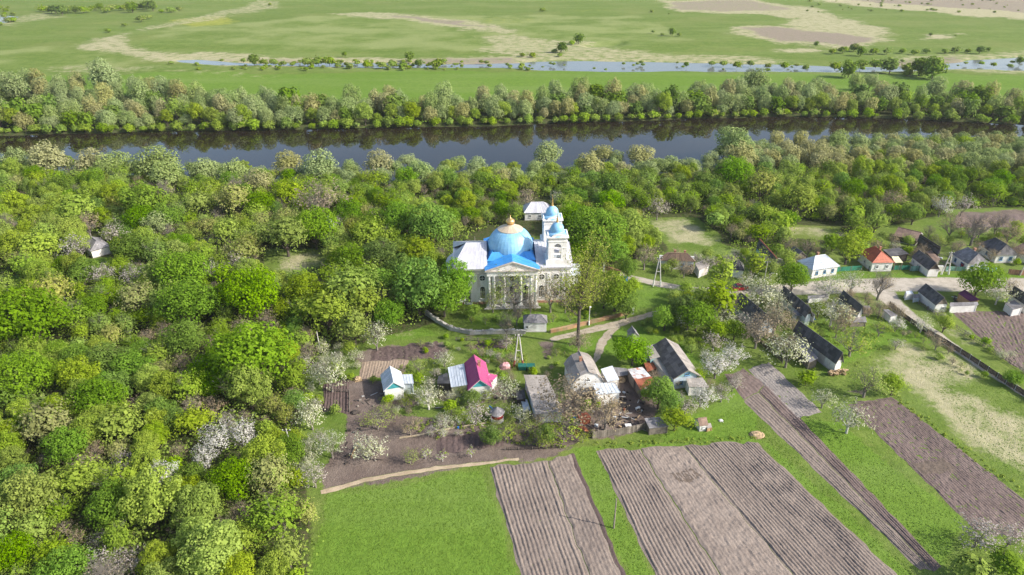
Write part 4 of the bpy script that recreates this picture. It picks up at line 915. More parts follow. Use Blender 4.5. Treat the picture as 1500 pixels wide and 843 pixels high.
# ================================================================ FENCES
_pan = {}
def fence(name, label, pts, h, m, piece=2.4, board=.14, gap=.012, pm=None, rail=True, jag=.03, th=.03, post_h=1.08, pw_=.11):
    P = [G(*p) for p in pts]; base = P[0]; o = empty(name, base, 0, label, 'fence')
    key = (h, m.name, piece, board, gap)
    if key not in _pan:
        vs = []
        for k in range(3):
            q = MB(); n = int(piece/(board+gap))
            for i in range(n): q.box((-piece/2+(i+.5)*piece/n, random.uniform(-.006, .006), h/2*(1+random.uniform(-jag, jag))+.04), (board, th, h*(1+random.uniform(-jag, jag))), t=random.random())
            if rail: q.bb(-piece/2, piece/2, .02, .07, h*.25, h*.25+.07); q.bb(-piece/2, piece/2, .02, .07, h*.75, h*.75+.07)
            x = q.build('panel', [m]); vs.append(x.data); bpy.data.objects.remove(x)
        q = MB(); q.box((0, 0, h*post_h/2), (pw_, pw_, h*post_h)); x = q.build('post', [pm or wood]); vs.append(x.data); bpy.data.objects.remove(x); _pan[key] = vs
    vs = _pan[key]
    for i in range(len(P)-1):
        a, b = P[i]-base, P[i+1]-base; L = (b-a).length; n = max(1, round(L/piece)); rz = math.atan2((b-a).y, (b-a).x)
        for k in range(n):
            x = bpy.data.objects.new('panel', vs[random.randrange(3)]); link(x, o); x.location = a.lerp(b, (k+.5)/n); x.rotation_euler = (random.gauss(0, .02), 0, rz+random.gauss(0, .006)); x.scale = (L/n/piece, 1, 1)
            x = bpy.data.objects.new('post', vs[3]); link(x, o); x.location = a.lerp(b, k/n); x.rotation_euler = (0, 0, rz)
    x = bpy.data.objects.new('post', vs[3]); link(x, o); x.location = P[-1]-base
    return o
fence('board_fence', 'bright green board fence in front of the pale blue roofed house', [(1170,404),(1195,403),(1230,398),(1262,396)], 1.15, greenfence)
fence('board_fence', 'green board fence running from the red roofed house along the street grass', [(1272,396.5),(1300,396),(1332,395.5)], 1.1, greenfence)
fence('board_fence', 'pale green board fence between the red roofed house and the white wall', [(1332,397.5),(1358,397)], 1.25, palefence)
fence('board_fence', 'pale green board fence from the twin pole to the grey hipped house', [(1384,397),(1414,397.5)], 1.1, palefence)
fence('board_fence', 'bluish green board fence in front of the grey hipped house', [(1416,398),(1440,398.5),(1461,399)], 1.15, paleteal)
fence('board_fence', 'brown board fence at the right end of the street', [(1476,402),(1492,403.5),(1540,405)], 1.3, brickm)
wallrun('white_wall', 'low white wall between the green fences beside the twin pole', [(1359,397.5),(1380,397.5)], 1.3, .3, white, white, 3, None, .02)
fence('plank_fence', 'weathered grey plank fence along the top of the ploughed fields', [(868,643),(890,640),(912,637),(932,633),(950,627)], 1.35, wood, piece=1.7, board=.22)
fence('plank_fence', 'patched brown plank fence in the shade below the tan budding tree', [(832,628),(843,633),(856,641),(868,643)], 1.2, darkwood, piece=1.3, board=.2)
fence('lane_fence', 'dark plank fence with pale posts following the lane down to the right edge', [(1302,448),(1323,466),(1345,482),(1380,502),(1420,527),(1460,554),(1500,581),(1560,620)], 1.05, darkwood, piece=2.2, board=.24, pm=concrete, post_h=1.12)
fence('wire_fence', 'thin post and rail fence between the ditch and the brown field', [(1345,446),(1372,464),(1400,482),(1440,508),(1478,533),(1520,560)], .9, wood, piece=2.6, board=.05, gap=.45)
fence('garden_fence', 'low picket fence across the gardens behind the magenta roof', [(668,499),(700,500),(735,502),(758,505)], .7, wood, piece=1.8, board=.05, gap=.16)
fence('garden_fence', 'picket fence beside the dark yard of the lane side barn', [(1103,492),(1118,508),(1137,524),(1146,533)], .9, darkwood, piece=1.8, board=.14, gap=.05)
fence('garden_fence', 'thin picket fence crossing the grass behind the long barn', [(1147,478),(1160,484),(1168,490)], .8, wood, piece=1.8, board=.06, gap=.16)
fence('garden_fence', 'grey rail fence along the garden bed left of the teal gabled cottage', [(485,574),(512,576),(512,604)], .7, wood, piece=1.8, board=.06, gap=.25)
fence('garden_fence', 'low dark picket fence along the lower garden path', [(740,660),(780,659),(820,657)], .5, darkwood, piece=1.8, board=.06, gap=.2)

# ================================================================ POLES AND LAMP
pole_wood = mat('pole_wood', (.30,.26,.22), (.24,.21,.18), 2., .9, tint=.1); pole_con = mat('pole_concrete', (.56,.54,.50), (.48,.46,.43), 2., .85, tint=.1)
TOPS = {}
def pole(name, label, px, h, m, kind='single', lean_=0., key=None, arm=True, foot=None):
    p = G(*px); o = empty(name, p, 0, label, 'pole')
    q = MB()
    if kind == 'twin':
        q.tube((-.85, 0, 0), (-.10, 0, h), .15, .10, 8); q.build('leg', [m], o)
        q = MB(); q.tube((.85, .05, 0), (.10, .05, h*.98), .15, .10, 8); q.build('leg', [m], o)
        q = MB(); q.bb(-.45, .45, -.05, .09, h*.5, h*.5+.12); q.build('brace', [m], o)
        if foot:
            for s in (-1, 1): q = MB(); q.tube((s*.85, .05 if s > 0 else 0, 0), (s*.70, .04 if s > 0 else 0, 1.5), .20, .17, 8); q.build('foot', [foot], o)
    else: q.tube((0, 0, 0), (lean_, 0, h), .115, .08, 8); q.build('shaft', [m], o)
    if arm:
        q = MB(); q.bb(-.6+lean_, .6+lean_, -.06, .06, h-.35, h-.25); a = q.build('crossarm', [darkmetal], o)
        for x in (-.55, 0, .55): q = MB(); q.lathe([(.05, 0), (.07, .08), (.03, .2), (0, .21)], 6, (x+lean_, 0, h-.25)); q.build('insulator', [white], a)
    TOPS[key] = p+Vector((lean_, 0, h-.05)); return o
pole('utility_pole', 'white footed twin leg pole beside the bend of the village road', (962, 419.5), 7.2, pole_con, 'twin', key='a', foot=white)
pole('utility_pole', 'twin leg concrete pole on the street grass behind the white wall', (1384, 402.5), 5.8, pole_con, 'twin', key='b', foot=white)
pole('utility_pole', 'tall twin leg pole with a rusty foot between the garden and the green bins', (759.5, 538), 7.0, pole_con, 'twin', key='c', foot=rust)
pole('utility_pole', 'lone wooden pole on the grass strip between the ploughed fields', (899, 774), 5.2, pole_wood, key='d', arm=False)
pole('utility_pole', 'leaning concrete pole in the bushes left of the gardens', (429.5, 667), 5.0, pole_con, lean_=-.35, key='e')
pole('utility_pole', 'thin concrete pole at the wood edge above the left garden', (470, 517), 4.6, pole_con, lean_=-.2, key='f', arm=False)
pole('utility_pole', 'single pole hidden among the bushes at the village road right of the birches', (1119, 413), 5.2, pole_con, key='g')
pole('utility_pole', 'wooden pole leaning at the right end of the street fence', (1494, 404), 5.6, pole_con, lean_=.5, key='h')
pole('utility_pole', 'bare trunk like pole behind the chancel roof of the church', (696, 372), 4.6, pole_wood, key='i', arm=False)
wires = mat('wire_metal', (.10, .10, .10))
def wire(label, a, b, sag, off):
    A_, B_ = TOPS[a]+Vector(off), TOPS[b]+Vector(off); q = MB(); pr = None
    for i in range(13):
        t = i/12; p_ = A_.lerp(B_, t); p_.z -= sag*4*t*(1-t)
        if pr is not None: q.tube(pr, p_, .018, .018, 3, caps=False)
        pr = p_
    o = q.build('power_line', [wires]); tag(o, label, 'power line', 'power lines along the village road')
wire('power line between the road bend pole and the pole by the birches, back wire', 'a', 'g', 1.0, (0, .3, 0)); wire('power line between the road bend pole and the pole by the birches, front wire', 'a', 'g', 1.2, (0, -.3, 0))
wire('power line over the green fence towards the twin pole on the street, back wire', 'g', 'b', 1.3, (0, .3, 0)); wire('power line over the green fence towards the twin pole on the street, front wire', 'g', 'b', 1.6, (0, -.3, 0))
wire('power line from the street twin pole to the right end of the street', 'b', 'h', .8, (0, .2, 0))
o = empty('street_lamp', G(862.5, 476.5), 0, 'slim white street lamp just inside the rusty brick wall', 'street lamp')
q = MB(); q.tube((0, 0, 0), (0, 0, 4.4), .11, .07, 8); q.build('shaft', [pole_con], o); q = MB(); q.tube((0, 0, 0), (0, 0, 1.0), .17, .15, 8); q.build('foot', [white], o)
q = MB(); q.tube((0, 0, 4.35), (.0, -.6, 4.6), .05, .04, 6); a = q.build('arm', [pole_con], o); q = MB(); q.lathe([(.05, .18), (.26, 0), (.22, -.08), (0, -.09)], 10, (0, -.65, 4.55)); q.build('lamp_head', [white], a)

# ================================================================ YARD OBJECTS
o = empty('car', G(1084, 424.5), .12, 'dark red car parked under trees on the village road', 'car')
def loft(sections, m, name, parent):
    q = MB(); n = len(sections[0])
    for s_ in sections: q.v += [tuple(p) for p in s_]
    for j in range(len(sections)-1):
        for i in range(n): q.f.append((j*n+i, j*n+(i+1) % n, (j+1)*n+(i+1) % n, (j+1)*n+i)); q.t.append(.5); q.mi.append(0)
    q.f += [tuple(range(n))[::-1], tuple(range((len(sections)-1)*n, len(sections)*n))]; q.t += [.5, .5]; q.mi += [0, 0]
    return q.build(name, [m], parent, smooth=False)
def ring(x, hw, z0, z1, r=.12): return [(x, -hw, z0), (x, hw, z0), (x, hw+.02, (z0+z1)/2), (x, hw-r*.6, z1), (x, -hw+r*.6, z1), (x, -hw-.02, (z0+z1)/2)]
loft([ring(-1.95, .68, .35, .70), ring(-1.8, .78, .25, .84), ring(-1.2, .80, .22, .88), ring(.6, .80, .22, .88), ring(1.4, .78, .24, .80), ring(1.95, .66, .32, .62)], carred, 'body', o)
loft([ring(-1.5, .66, .86, .90), ring(-1.05, .62, .87, 1.32), ring(.1, .62, .87, 1.36), ring(.85, .66, .85, .88)], glass, 'cabin_glass', o)
loft([ring(-1.0, .56, 1.32, 1.36), ring(-.4, .58, 1.35, 1.42), ring(.15, .56, 1.33, 1.38)], carred, 'roof', o)
for x in (-1.25, 1.25):
    for s in (-1, 1): q = MB(); q.tube((x, s*.66, .3), (x, s*.84, .3), .3, .3, 14); w_ = q.build('wheel', [tyre], o); q = MB(); q.tube((x, s*.84, .3), (x, s*.855, .3), .17, .17, 10); q.build('rim', [silver], w_)
for s in (-1, 1):
    q = MB(); q.box((1.93, s*.48, .55), (.08, .26, .14)); q.build('headlight', [lightmetal], o)
# green bins
for k, (x, lab) in enumerate(((765, 'dark green lidded waste container nearest the twin leg pole'), (777.5, 'dark green lidded waste container left of the low bushes'))):
    o = empty('waste_container', G(x, 541.5), .0, lab, 'waste container', 'waste containers by the twin leg pole')
    q = MB(); P = [(-.62, -.5, .1), (.62, -.5, .1), (.62, .5, .1), (-.62, .5, .1), (-.72, -.6, .95), (.72, -.6, .95), (.72, .6, .95), (-.72, .6, .95)]; q.add(P, [(0,3,2,1),(4,5,6,7),(0,1,5,4),(1,2,6,5),(2,3,7,6),(3,0,4,7)])
    for i in range(5): q.box((-.5+.25*i, -.58, .55), (.05, .04, .7))
    q.build('body', [binm], o); q = MB(); q.prism([(-.75, -.62, .96), (-.75, .62, .96), (-.75, .35, 1.14), (-.75, -.35, 1.14)], (1.5, 0, 0)); q.build('lid', [binm], o)
    for sx in (-1, 1):
        for sy in (-1, 1): q = MB(); q.tube((sx*.5, sy*.4-.04, .08), (sx*.5, sy*.4+.04, .08), .08, .08, 8); q.build('wheel', [tyre], o)
def blob(name, label, cat, px, r, h, m, seed=1, kind=None):
    rr = random.Random(seed); q = MB(); rings = 6; n = 14; P = []
    for j in range(rings+1):
        t = j/rings; rad = r*math.cos(t*PI/2)**.7
        for i in range(n): k_ = 1+rr.uniform(-.16, .16); P.append((rad*k_*math.cos(2*PI*i/n), rad*k_*.8*math.sin(2*PI*i/n), h*math.sin(t*PI/2)*(1+rr.uniform(-.08, .08))))
    q.add(P, [(j*n+i, j*n+(i+1) % n, (j+1)*n+(i+1) % n, (j+1)*n+i) for j in range(rings) for i in range(n)])
    for _ in range(60):
        a = rr.uniform(0, 2*PI); d = rr.uniform(.2, 1.15)*r; z = max(.03, h*(1-(d/r)**2)*.9) if d < r else .04
        q.box((d*math.cos(a), d*math.sin(a)*.8, z), (rr.uniform(.15, .5), .06, .05), rr.uniform(0, 3), rr.random())
    q.t = [rr.random() for _ in q.f]
    o = q.build(name, [m], loc=G(*px)); tag(o, label, cat, kind=kind); return o
blob('straw_pile', 'flat pile of tan straw on the grass at the corner of the big ploughed field', 'straw pile', (1109, 638), 1.1, .5, straw, 3)
blob('straw_pile', 'small pale brown heap at the edge of the tilled bed near the leftmost cottage', 'straw pile', (524, 557), .7, .7, straw, 4)
blob('hay_heap', 'beige hay heap in the cluttered yard between the two big houses', 'hay heap', (908, 556), 1.3, 1.0, straw, 5)
blob('compost_heap', 'low dark heap in the yard right of the white fence post', 'heap', (520, 605), .7, .4, darkwood, 6)
blob('pink_cover', 'crumpled pink cloth covering a bush left of the twin leg pole', 'cover', (740, 539), 1.0, 1.1, pinkm, 8)
blob('boulder', 'pale stone lying on the grass right of the hen house', 'stone', (1056, 617), .25, .25, white, 9)
q = MB(); q.lathe([(.0, 0), (.55, .02), (.6, .5), (.58, 1.2), (.35, 1.45), (0, 1.5)], 14); o = q.build('water_tank', [carblue], loc=G(915.5, 413), smooth=True); tag(o, 'bright blue round water tank at the road bend right of the church', 'water tank')
q = MB(); q.lathe([(0, 0), (.4, .02), (.42, .8), (.4, .82), (0, .83)], 12); o = q.build('barrel', [carblue], loc=G(671, 628)); o.scale = (.4, .4, .4); tag(o, 'small blue bucket on the garden grass below the grey white trees', 'bucket')
q = MB(); q.tube((-.55, 0, .42), (.55, 0, .42), .40, .40, 12); o = q.build('barrel', [darkmetal], loc=G(897, 546, 0)); tag(o, 'dark metal barrel lying between the white shed roof and the hay heap', 'barrel')
def table(label, px, m, L=1.4, W=.6, h=.6, rz=0., name='bench', cat='bench'):
    o = empty(name, G(*px), rz, label, cat); q = MB(); q.bb(-L/2, L/2, -W/2, W/2, h-.06, h); q.build('top', [m], o)
    for sx in (-1, 1):
        for sy in (-1, 1): q = MB(); q.box((sx*(L/2-.1), sy*(W/2-.08), (h-.06)/2), (.07, .07, h-.06)); q.build('leg', [m], o)
    return o
table('small white table in the dark yard right of the long shadow', (920, 627), white, 1.0, .7, .6, .1, 'yard_table', 'table')
table('pale bench lying in the yard below the rust red roof', (934, 600), white, .9, .4, .4, .6)
table('wooden garden bench between the compost heap and the white blossoming bush', (520, 661), tanwood, 3.5, .25, .35, 1.45)
o = blob('woodpile', 'untidy pile of rust brown boards under the tan budding tree', 'woodpile', (850, 632), 1.3, .6, rust, 12)
o = blob('woodpile', 'grey pile of boards by the shaded plank fence', 'woodpile', (846, 623), 1.0, .6, wood, 13)
for k in range(7):
    pass
# churchyard crosses / posts seen in the garden
for i, (x, y, h_) in enumerate(((628, 503, .9), (703, 514, 1.1), (736, 523, .9), (1000, 520, .5))):
    pass

# small clutter lying about the yards: nobody could count it
q = MB(); rr = random.Random(44); cm_ = [wood, darkwood, lightmetal, rust, concrete, straw, carblue]
for (x0, x1, y0, y1, n) in ((905, 945, 575, 632, 60), (880, 905, 585, 632, 26), (825, 880, 600, 640, 40), (748, 768, 565, 600, 26), (505, 560, 570, 680, 34), (640, 730, 575, 600, 20), (965, 1000, 525, 560, 16), (1395, 1430, 430, 442, 26), (1330, 1400, 372, 398, 40), (1160, 1200, 440, 470, 16)):
    for _ in range(n):
        p_ = G(rr.uniform(x0, x1), rr.uniform(y0, y1)); q.cm = rr.choices(range(7), (6, 7, .8, .5, 2, 1, .2))[0]; k = rr.random(); d_ = (rr.uniform(.8, 2.2), .14, .06) if k < .4 else (rr.uniform(.15, .6), rr.uniform(.15, .5), rr.uniform(.08, .35))
        q.box((p_.x, p_.y, d_[2]/2+.02), d_, rr.uniform(0, 3.1), rr.random())
o = q.build('yard_clutter', cm_); tag(o, 'boards, crates and scraps strewn over the yards of the village houses', 'clutter', kind='stuff')
# ================================================================ TREES
bark_d = mat('dark_bark', (.115,.095,.08), (.085,.07,.06), 3., .95, tint=.2); bark_g = mat('grey_bark', (.24,.215,.19), (.18,.16,.14), 3., .95, tint=.2); bark_w = mat('limewashed_bark', (.60,.58,.54), (.45,.43,.40), 3., .9, tint=.2)
LM = dict(
    maple=leaf_mat('maple_leaves', (.100,.205,.020), (.215,.370,.042), .34),
    fresh=leaf_mat('fresh_leaves', (.185,.280,.034), (.365,.475,.078), .36),
    olive=leaf_mat('olive_catkins', (.235,.260,.070), (.400,.420,.145), .32),
    bud=leaf_mat('brown_buds', (.24,.195,.125), (.40,.340,.225), .28),
    dark=leaf_mat('deep_green_leaves', (.095,.175,.024), (.200,.300,.052), .32),
    willow=leaf_mat('willow_leaves', (.190,.270,.085), (.390,.470,.205), .30, .14),
    tan=leaf_mat('tan_willow_leaves', (.270,.285,.105), (.460,.455,.215), .30, .14),
    mid=leaf_mat('ash_leaves', (.145,.245,.028), (.305,.425,.062), .34),
    lime=leaf_mat('lime_leaves', (.190,.310,.032), (.340,.470,.075), .38),
    blossom=leaf_mat('white_blossom', (.42,.41,.37), (.72,.70,.66), .30, .08),
    cream=leaf_mat('cream_blossom', (.36,.39,.24), (.66,.66,.50), .30, .08),
    greyb=leaf_mat('grey_pink_blossom', (.33,.29,.26), (.54,.49,.45), .28, .10),
    plumleaf=leaf_mat('young_plum_leaves', (.23,.26,.11), (.34,.37,.18), .32),
    blade=leaf_mat('grass_blades', (.120,.225,.026), (.200,.310,.050), .35, .05),
)
R_ = np.random.default_rng(11)
def unit(v): return v/np.maximum(np.linalg.norm(v, axis=1, keepdims=True), 1e-6)
def quads(C, Nn, size, asp=1.0):
    """leaf clumps: small bent quads at C facing Nn"""
    n = len(C); rnd = R_.normal(size=(n, 3)); T = unit(np.cross(Nn, rnd)); B = np.cross(Nn, T)
    s = size[:, None]/2; a = asp
    return np.stack([C-T*s*a-B*s*.55, C+T*s*a*.35-B*s, C+T*s*a+B*s*.5, C-T*s*a*.3+B*s], 1)
def ell(n, R, H, zc, low=-.55, rmin=0.):
    d = unit(R_.normal(size=(n*3, 3))); d = d[d[:, 2] > low][:n]; r = (rmin**3+(1-rmin**3)*R_.random(len(d)))**(1/3)
    return d*r[:, None]*np.array([R, R, H])+np.array([0, 0, zc]), d
def make_crown(style, R, H, cb, leaf, size, density=1., lobes=14, lr=.42, mix=None, seed=0, twig=0, up=.35, top=1.0, inner=True, flat=.9, droop=0.):
    """returns (V quads, material index, tint)"""
    zc = (H+cb)/2; hz = (H-cb)/2; Q = []; MI = []; TI = []
    def put(C, Nn, sz, asp, tint, mi):
        Q.append(quads(C, Nn, sz, asp)); TI.append(tint); MI.append(mi)
    if style == 'lobed':
        L, d = ell(lobes, R*(1-lr*.8), hz*(1-lr*.55), zc, -.5, .62)
        # spread the lobes apart
        for _ in range(12):
            dd = L[:, None]-L[None]; dist = np.linalg.norm(dd, axis=2)+np.eye(len(L))*99; push = np.where(dist < R*lr*1.1, (R*lr*1.1-dist)/dist, 0)[:, :, None]*dd*.25
            L = L+push.sum(1); e = (L-[0, 0, zc])/[R*(1-lr*.7), R*(1-lr*.7), hz*(1-lr*.5)]; k = np.maximum(np.linalg.norm(e, axis=1, keepdims=True), 1); L = (L-[0, 0, zc])/k+[0, 0, zc]
        for li, c in enumerate(L):
            rl = R*lr*R_.uniform(.72, 1.12); n = int(density*rl*rl*11/(size*size)*.55)
            dn = unit(R_.normal(size=(n, 3))+[0, 0, .30]); rr = rl*(.70+.34*R_.random(n)**.6)*(1+.14*np.sin(dn[:, 0]*7+li)*np.sin(dn[:, 1]*6+li*2)*1.2)
            P = c+dn*rr[:, None]*[1, 1, flat]
            if droop: P[:, 2] -= droop*R_.random(n)**2*np.maximum(0, 1-dn[:, 2])
            # drop what is buried in other lobes
            dist = np.linalg.norm(P[:, None]-L[None], axis=2); dist[:, li] = 99; keep = (dist.min(1) > rl*.62) & (P[:, 2] > cb*.55)
            P = P[keep]; dn = dn[keep]; m = len(P)
            lt = R_.uniform(.15, .85); ti = np.clip(lt*.5+.25+R_.normal(0, .17, m), 0, 1)
            put(P, unit(dn*1.0+R_.normal(size=(m, 3))*.30+[0, 0, up]), size*R_.uniform(.6, 1.35, m), 1.15, ti, np.zeros(m, int) if not mix else (R_.random(m) < mix).astype(int))
    else:   # sprays of young leaves on upward twigs
        ns = int(density*R*R*2.9/(size**1.2)*.5)
        E, d = ell(ns, R, hz, zc, -.45, .55)
        ang = np.arctan2(E[:, 1], E[:, 0]); lump = .97+.15*np.sin(ang*3+seed)+.13*np.sin(ang*5+seed*2+d[:, 2]*3)+.12*np.sin(d[:, 2]*7+seed+ang*2); E = (E-[0, 0, zc])*lump[:, None]+[0, 0, zc]
        dirn = unit(d*[1, 1, .8]+[0, 0, up+.35]+R_.normal(size=(len(d), 3))*.22)
        ln = R*R_.uniform(.22, .42, len(d)); k = max(4, int(7*min(1.6, (R/4))))
        for j in range(k):
            t = (j+R_.random(len(d)))/k; P = E-dirn*ln[:, None]*(1-t[:, None]); m = len(P)
            w = (.10+.20*(1-t))*R*.22; P = P+R_.normal(size=(m, 3))*w[:, None]
            if droop: P[:, 2] -= droop*(t**2)
            ti = np.clip((np.sin(ang*4+seed)*.12+.5)+(t-.5)*.35+R_.normal(0, .17, m), 0, 1)
            put(P, unit(dirn*.7+d*.45+R_.normal(size=(m, 3))*.48+[0, 0, .45]), size*R_.uniform(.55, 1.3, m), 1.25, ti, np.zeros(m, int) if not mix else (R_.random(m) < mix).astype(int))
    if inner:
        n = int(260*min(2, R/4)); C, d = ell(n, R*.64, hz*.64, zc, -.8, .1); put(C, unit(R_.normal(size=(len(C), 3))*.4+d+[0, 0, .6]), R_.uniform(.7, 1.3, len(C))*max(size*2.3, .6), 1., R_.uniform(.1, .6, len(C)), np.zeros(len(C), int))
    Qa = np.concatenate(Q); ax, ay = R_.uniform(.84, 1.2), R_.uniform(.84, 1.2); Qa = Qa*[ax, ay, 1]; Qa[:, :, 0] += (Qa[:, :, 2]-cb)*R_.uniform(-.14, .14); Qa[:, :, 2] += Qa[:, :, 0]*R_.uniform(-.12, .12)
    return Qa, np.concatenate(MI), np.concatenate(TI)
def limb_mesh(R, H, cb, seed, levels=2, nb=5, r0=.2, spread=.75, bare=False, lean_=0.):
    """trunk and limbs as tapered tubes"""
    rr = random.Random(seed); q = MB()
    def grow(p, d, L, r, lev):
        k = 3 if lev < levels else 2; pr = p; rad = r
        for i in range(k):
            d = (d+Vector((rr.gauss(0, .14), rr.gauss(0, .14), rr.gauss(.05, .06)))).normalized(); nx = pr+d*(L/k); q.tube(pr, nx, rad, rad*.72, 5 if lev < 2 else 3, rr.random(), False); pr = nx; rad *= .72
            if lev < levels and (i > 0 or lev > 0):
                for _ in range(2 if lev == 0 else (2 if not bare else 3)):
                    a = rr.uniform(0, 2*PI); side = Vector((math.cos(a), math.sin(a), rr.uniform(.1, .8))); grow(pr, (d*(1-spread*.5)+side*spread).normalized(), L*rr.uniform(.5, .72), rad*.62, lev+1)
        if lev < levels:
            for _ in range(2): a = rr.uniform(0, 2*PI); grow(pr, (d+Vector((math.cos(a), math.sin(a), .3))*spread*.7).normalized(), L*.6, rad*.8, lev+1)
    h0 = max(cb*.9, H*.12); q.tube((0, 0, -.15), (lean_*.3, 0, h0), r0*1.25, r0, 7, .5, False)
    for i in range(nb):
        a = 2*PI*i/nb+rr.uniform(-.4, .4); grow(Vector((lean_*.3, 0, h0*rr.uniform(.85, 1))), Vector((math.cos(a)*spread, math.sin(a)*spread, rr.uniform(.7, 1.3))).normalized(), min(R, (H-cb))*.52*rr.uniform(.85, 1.15), r0*.62, 0)
    grow(Vector((lean_*.3, 0, h0)), Vector((0, 0, 1)), (H-cb)*.5, r0*.8, 0)
    return q
PROTO = {}
def proto(kind, crown=None, limbs=None, n=3, mats=None, bark=bark_d, one=False):
    lst = []
    for i in range(n):
        kw = dict(crown or {}); Rr = kw.pop('R')*R_.uniform(.93, 1.07); H = kw.pop('H')*R_.uniform(.92, 1.08); cb = kw.pop('cb')
        Vq, mi, ti = make_crown(R=Rr, H=H, cb=cb, seed=i*1.7+len(PROTO), leaf=None, **kw); m = len(Vq)
        V = Vq.reshape(-1, 3); F = np.arange(m*4).reshape(m, 4)
        lm = limb_mesh(Rr, H, cb, seed=i*31+len(PROTO)*7, **(limbs or {}))
        if one:
            b = len(V); V = np.concatenate([V, np.array(lm.v)]); F = np.concatenate([F, np.array(lm.f)+b]); mi = np.concatenate([mi, np.full(len(lm.f), len(mats))]); ti = np.concatenate([ti, np.array(lm.t)])
            lst.append((None, np_mesh(kind, V, F, list(mats)+[bark], mi, ti), Rr, H))
        else:
            cm = np_mesh('crown', V, F, mats, mi, ti)
            t = lm.build('trunk', [bark]); tm = t.data; bpy.data.objects.remove(t); lst.append((tm, cm, Rr, H))
    PROTO[kind] = (lst, one)
L0 = dict(levels=1, nb=4)
proto('maple_tree', dict(style='lobed', R=4.2, H=8.2, cb=1.4, size=.235, lobes=30, lr=.34, density=1.0, up=.3), L0, 4, [LM['maple']])
proto('elm_tree', dict(style='spray', R=4.0, H=8.0, cb=1.2, size=.22, density=1.75, up=.5), dict(levels=1, nb=5, r0=.2), 4, [LM['fresh'], LM['lime']])
proto('ash_tree', dict(style='spray', R=3.8, H=8.8, cb=1.2, size=.21, density=1.45, up=.75), dict(levels=2, nb=5, r0=.2), 3, [LM['mid']], bark_g)
proto('alder_tree', dict(style='lobed', R=3.9, H=8.0, cb=1.0, size=.21, lobes=46, lr=.25, density=1.25, up=.4), dict(levels=2, nb=5), 3, [LM['fresh']])
proto('hornbeam_tree', dict(style='spray', R=4.2, H=8.0, cb=1.4, size=.21, density=1.55, up=.35, mix=.25), dict(levels=2, nb=5), 3, [LM['olive'], LM['fresh']])
proto('budding_tree', dict(style='spray', R=3.3, H=6.8, cb=1.3, size=.16, density=1.6, up=.4, inner=False), dict(levels=2, nb=6, r0=.17, bare=True), 3, [LM['bud']], bark_g)
proto('linden_tree', dict(style='lobed', R=3.8, H=7.8, cb=1.2, size=.235, lobes=24, lr=.37, density=1.0), L0, 3, [LM['dark']])
proto('green_bush', dict(style='spray', R=2.6, H=4.0, cb=.25, size=.19, density=1.8, up=.5), dict(levels=1, nb=5, r0=.1), 4, [LM['lime'], LM['fresh']], )
proto('plum_tree', dict(style='spray', R=2.9, H=5.2, cb=1.0, size=.15, density=1.7, up=.3, mix=.25, inner=False), dict(levels=2, nb=5, r0=.13), 3, [LM['greyb'], LM['plumleaf']], bark_g)
proto('cherry_tree', dict(style='spray', R=3.0, H=5.6, cb=.8, size=.16, density=2.6, mix=.14, up=.4, inner=False), dict(levels=2, nb=5, r0=.14), 3, [LM['blossom'], LM['plumleaf']], bark_g)
proto('pear_tree', dict(style='spray', R=2.7, H=5.2, cb=.8, size=.16, density=2.2, mix=.35, up=.4, inner=False), dict(levels=2, nb=4, r0=.13), 3, [LM['cream'], LM['plumleaf']], bark_g)
proto('apple_tree', dict(style='spray', R=2.8, H=4.8, cb=1.0, size=.15, density=1.8, up=.25, mix=.45, inner=False), dict(levels=2, nb=5, r0=.13), 3, [LM['cream'], LM['plumleaf']], bark_w)
proto('young_tree', dict(style='spray', R=1.6, H=3.6, cb=.9, size=.17, density=1.1, up=.5, mix=.3, inner=False), dict(levels=1, nb=4, r0=.08), 3, [LM['fresh'], LM['cream']], bark_w)
proto('tall_birch', dict(style='spray', R=2.9, H=9.4, cb=.8, size=.20, density=2.0, up=.9), dict(levels=1, nb=4, r0=.16), 2, [LM['fresh'], LM['maple']], bark_g)
proto('willow_tree', dict(style='lobed', R=4.4, H=8.4, cb=.8, size=.30, lobes=26, lr=.34, density=1.1, flat=1., droop=.4, up=.45), L0, 4, [LM['willow']], bark_d, True)
proto('tan_willow_tree', dict(style='lobed', R=4.2, H=8.2, cb=1.0, size=.30, lobes=26, lr=.33, density=1.05, flat=1., droop=.5, up=.45), L0, 3, [LM['tan']], bark_d, True)
proto('bank_bush', dict(style='lobed', R=3.4, H=4.6, cb=.1, size=.45, lobes=10, lr=.5, density=1.2), dict(levels=1, nb=3, r0=.1), 3, [LM['lime']], bark_d, True)
proto('far_tree', dict(style='lobed', R=3.6, H=7.5, cb=.4, size=.6, lobes=9, lr=.5, density=1.1), L0, 2, [LM['dark']], bark_d, True)
proto('far_olive_bush', dict(style='spray', R=3.2, H=4.4, cb=.0, size=.45, density=1.5, mix=.35), dict(levels=1, nb=3, r0=.1), 3, [LM['mid'], LM['olive']], bark_d, True)
proto('bare_tree', dict(style='spray', R=3.6, H=7.2, cb=1.6, size=.16, density=.35, up=.4, inner=False), dict(levels=3, nb=5, r0=.20, bare=True), 2, [LM['bud']], bark_g)
proto('sparse_tree', dict(style='spray', R=3.4, H=6.4, cb=1.1, size=.15, density=1.1, up=.3, mix=.4, inner=False), dict(levels=2, nb=6, r0=.17, bare=True), 3, [LM['fresh'], LM['olive']], bark_g)
KL = dict(V='ash_tree', N='alder_tree', M='maple_tree', E='elm_tree', O='hornbeam_tree', B='budding_tree', D='linden_tree', L='green_bush', G='plum_tree', W='cherry_tree', C='pear_tree', A='apple_tree', Y='young_tree', P='tall_birch', S='willow_tree', T='tan_willow_tree', K='bank_bush', F='far_tree', J='far_olive_bush', X='bare_tree', Z='sparse_tree')
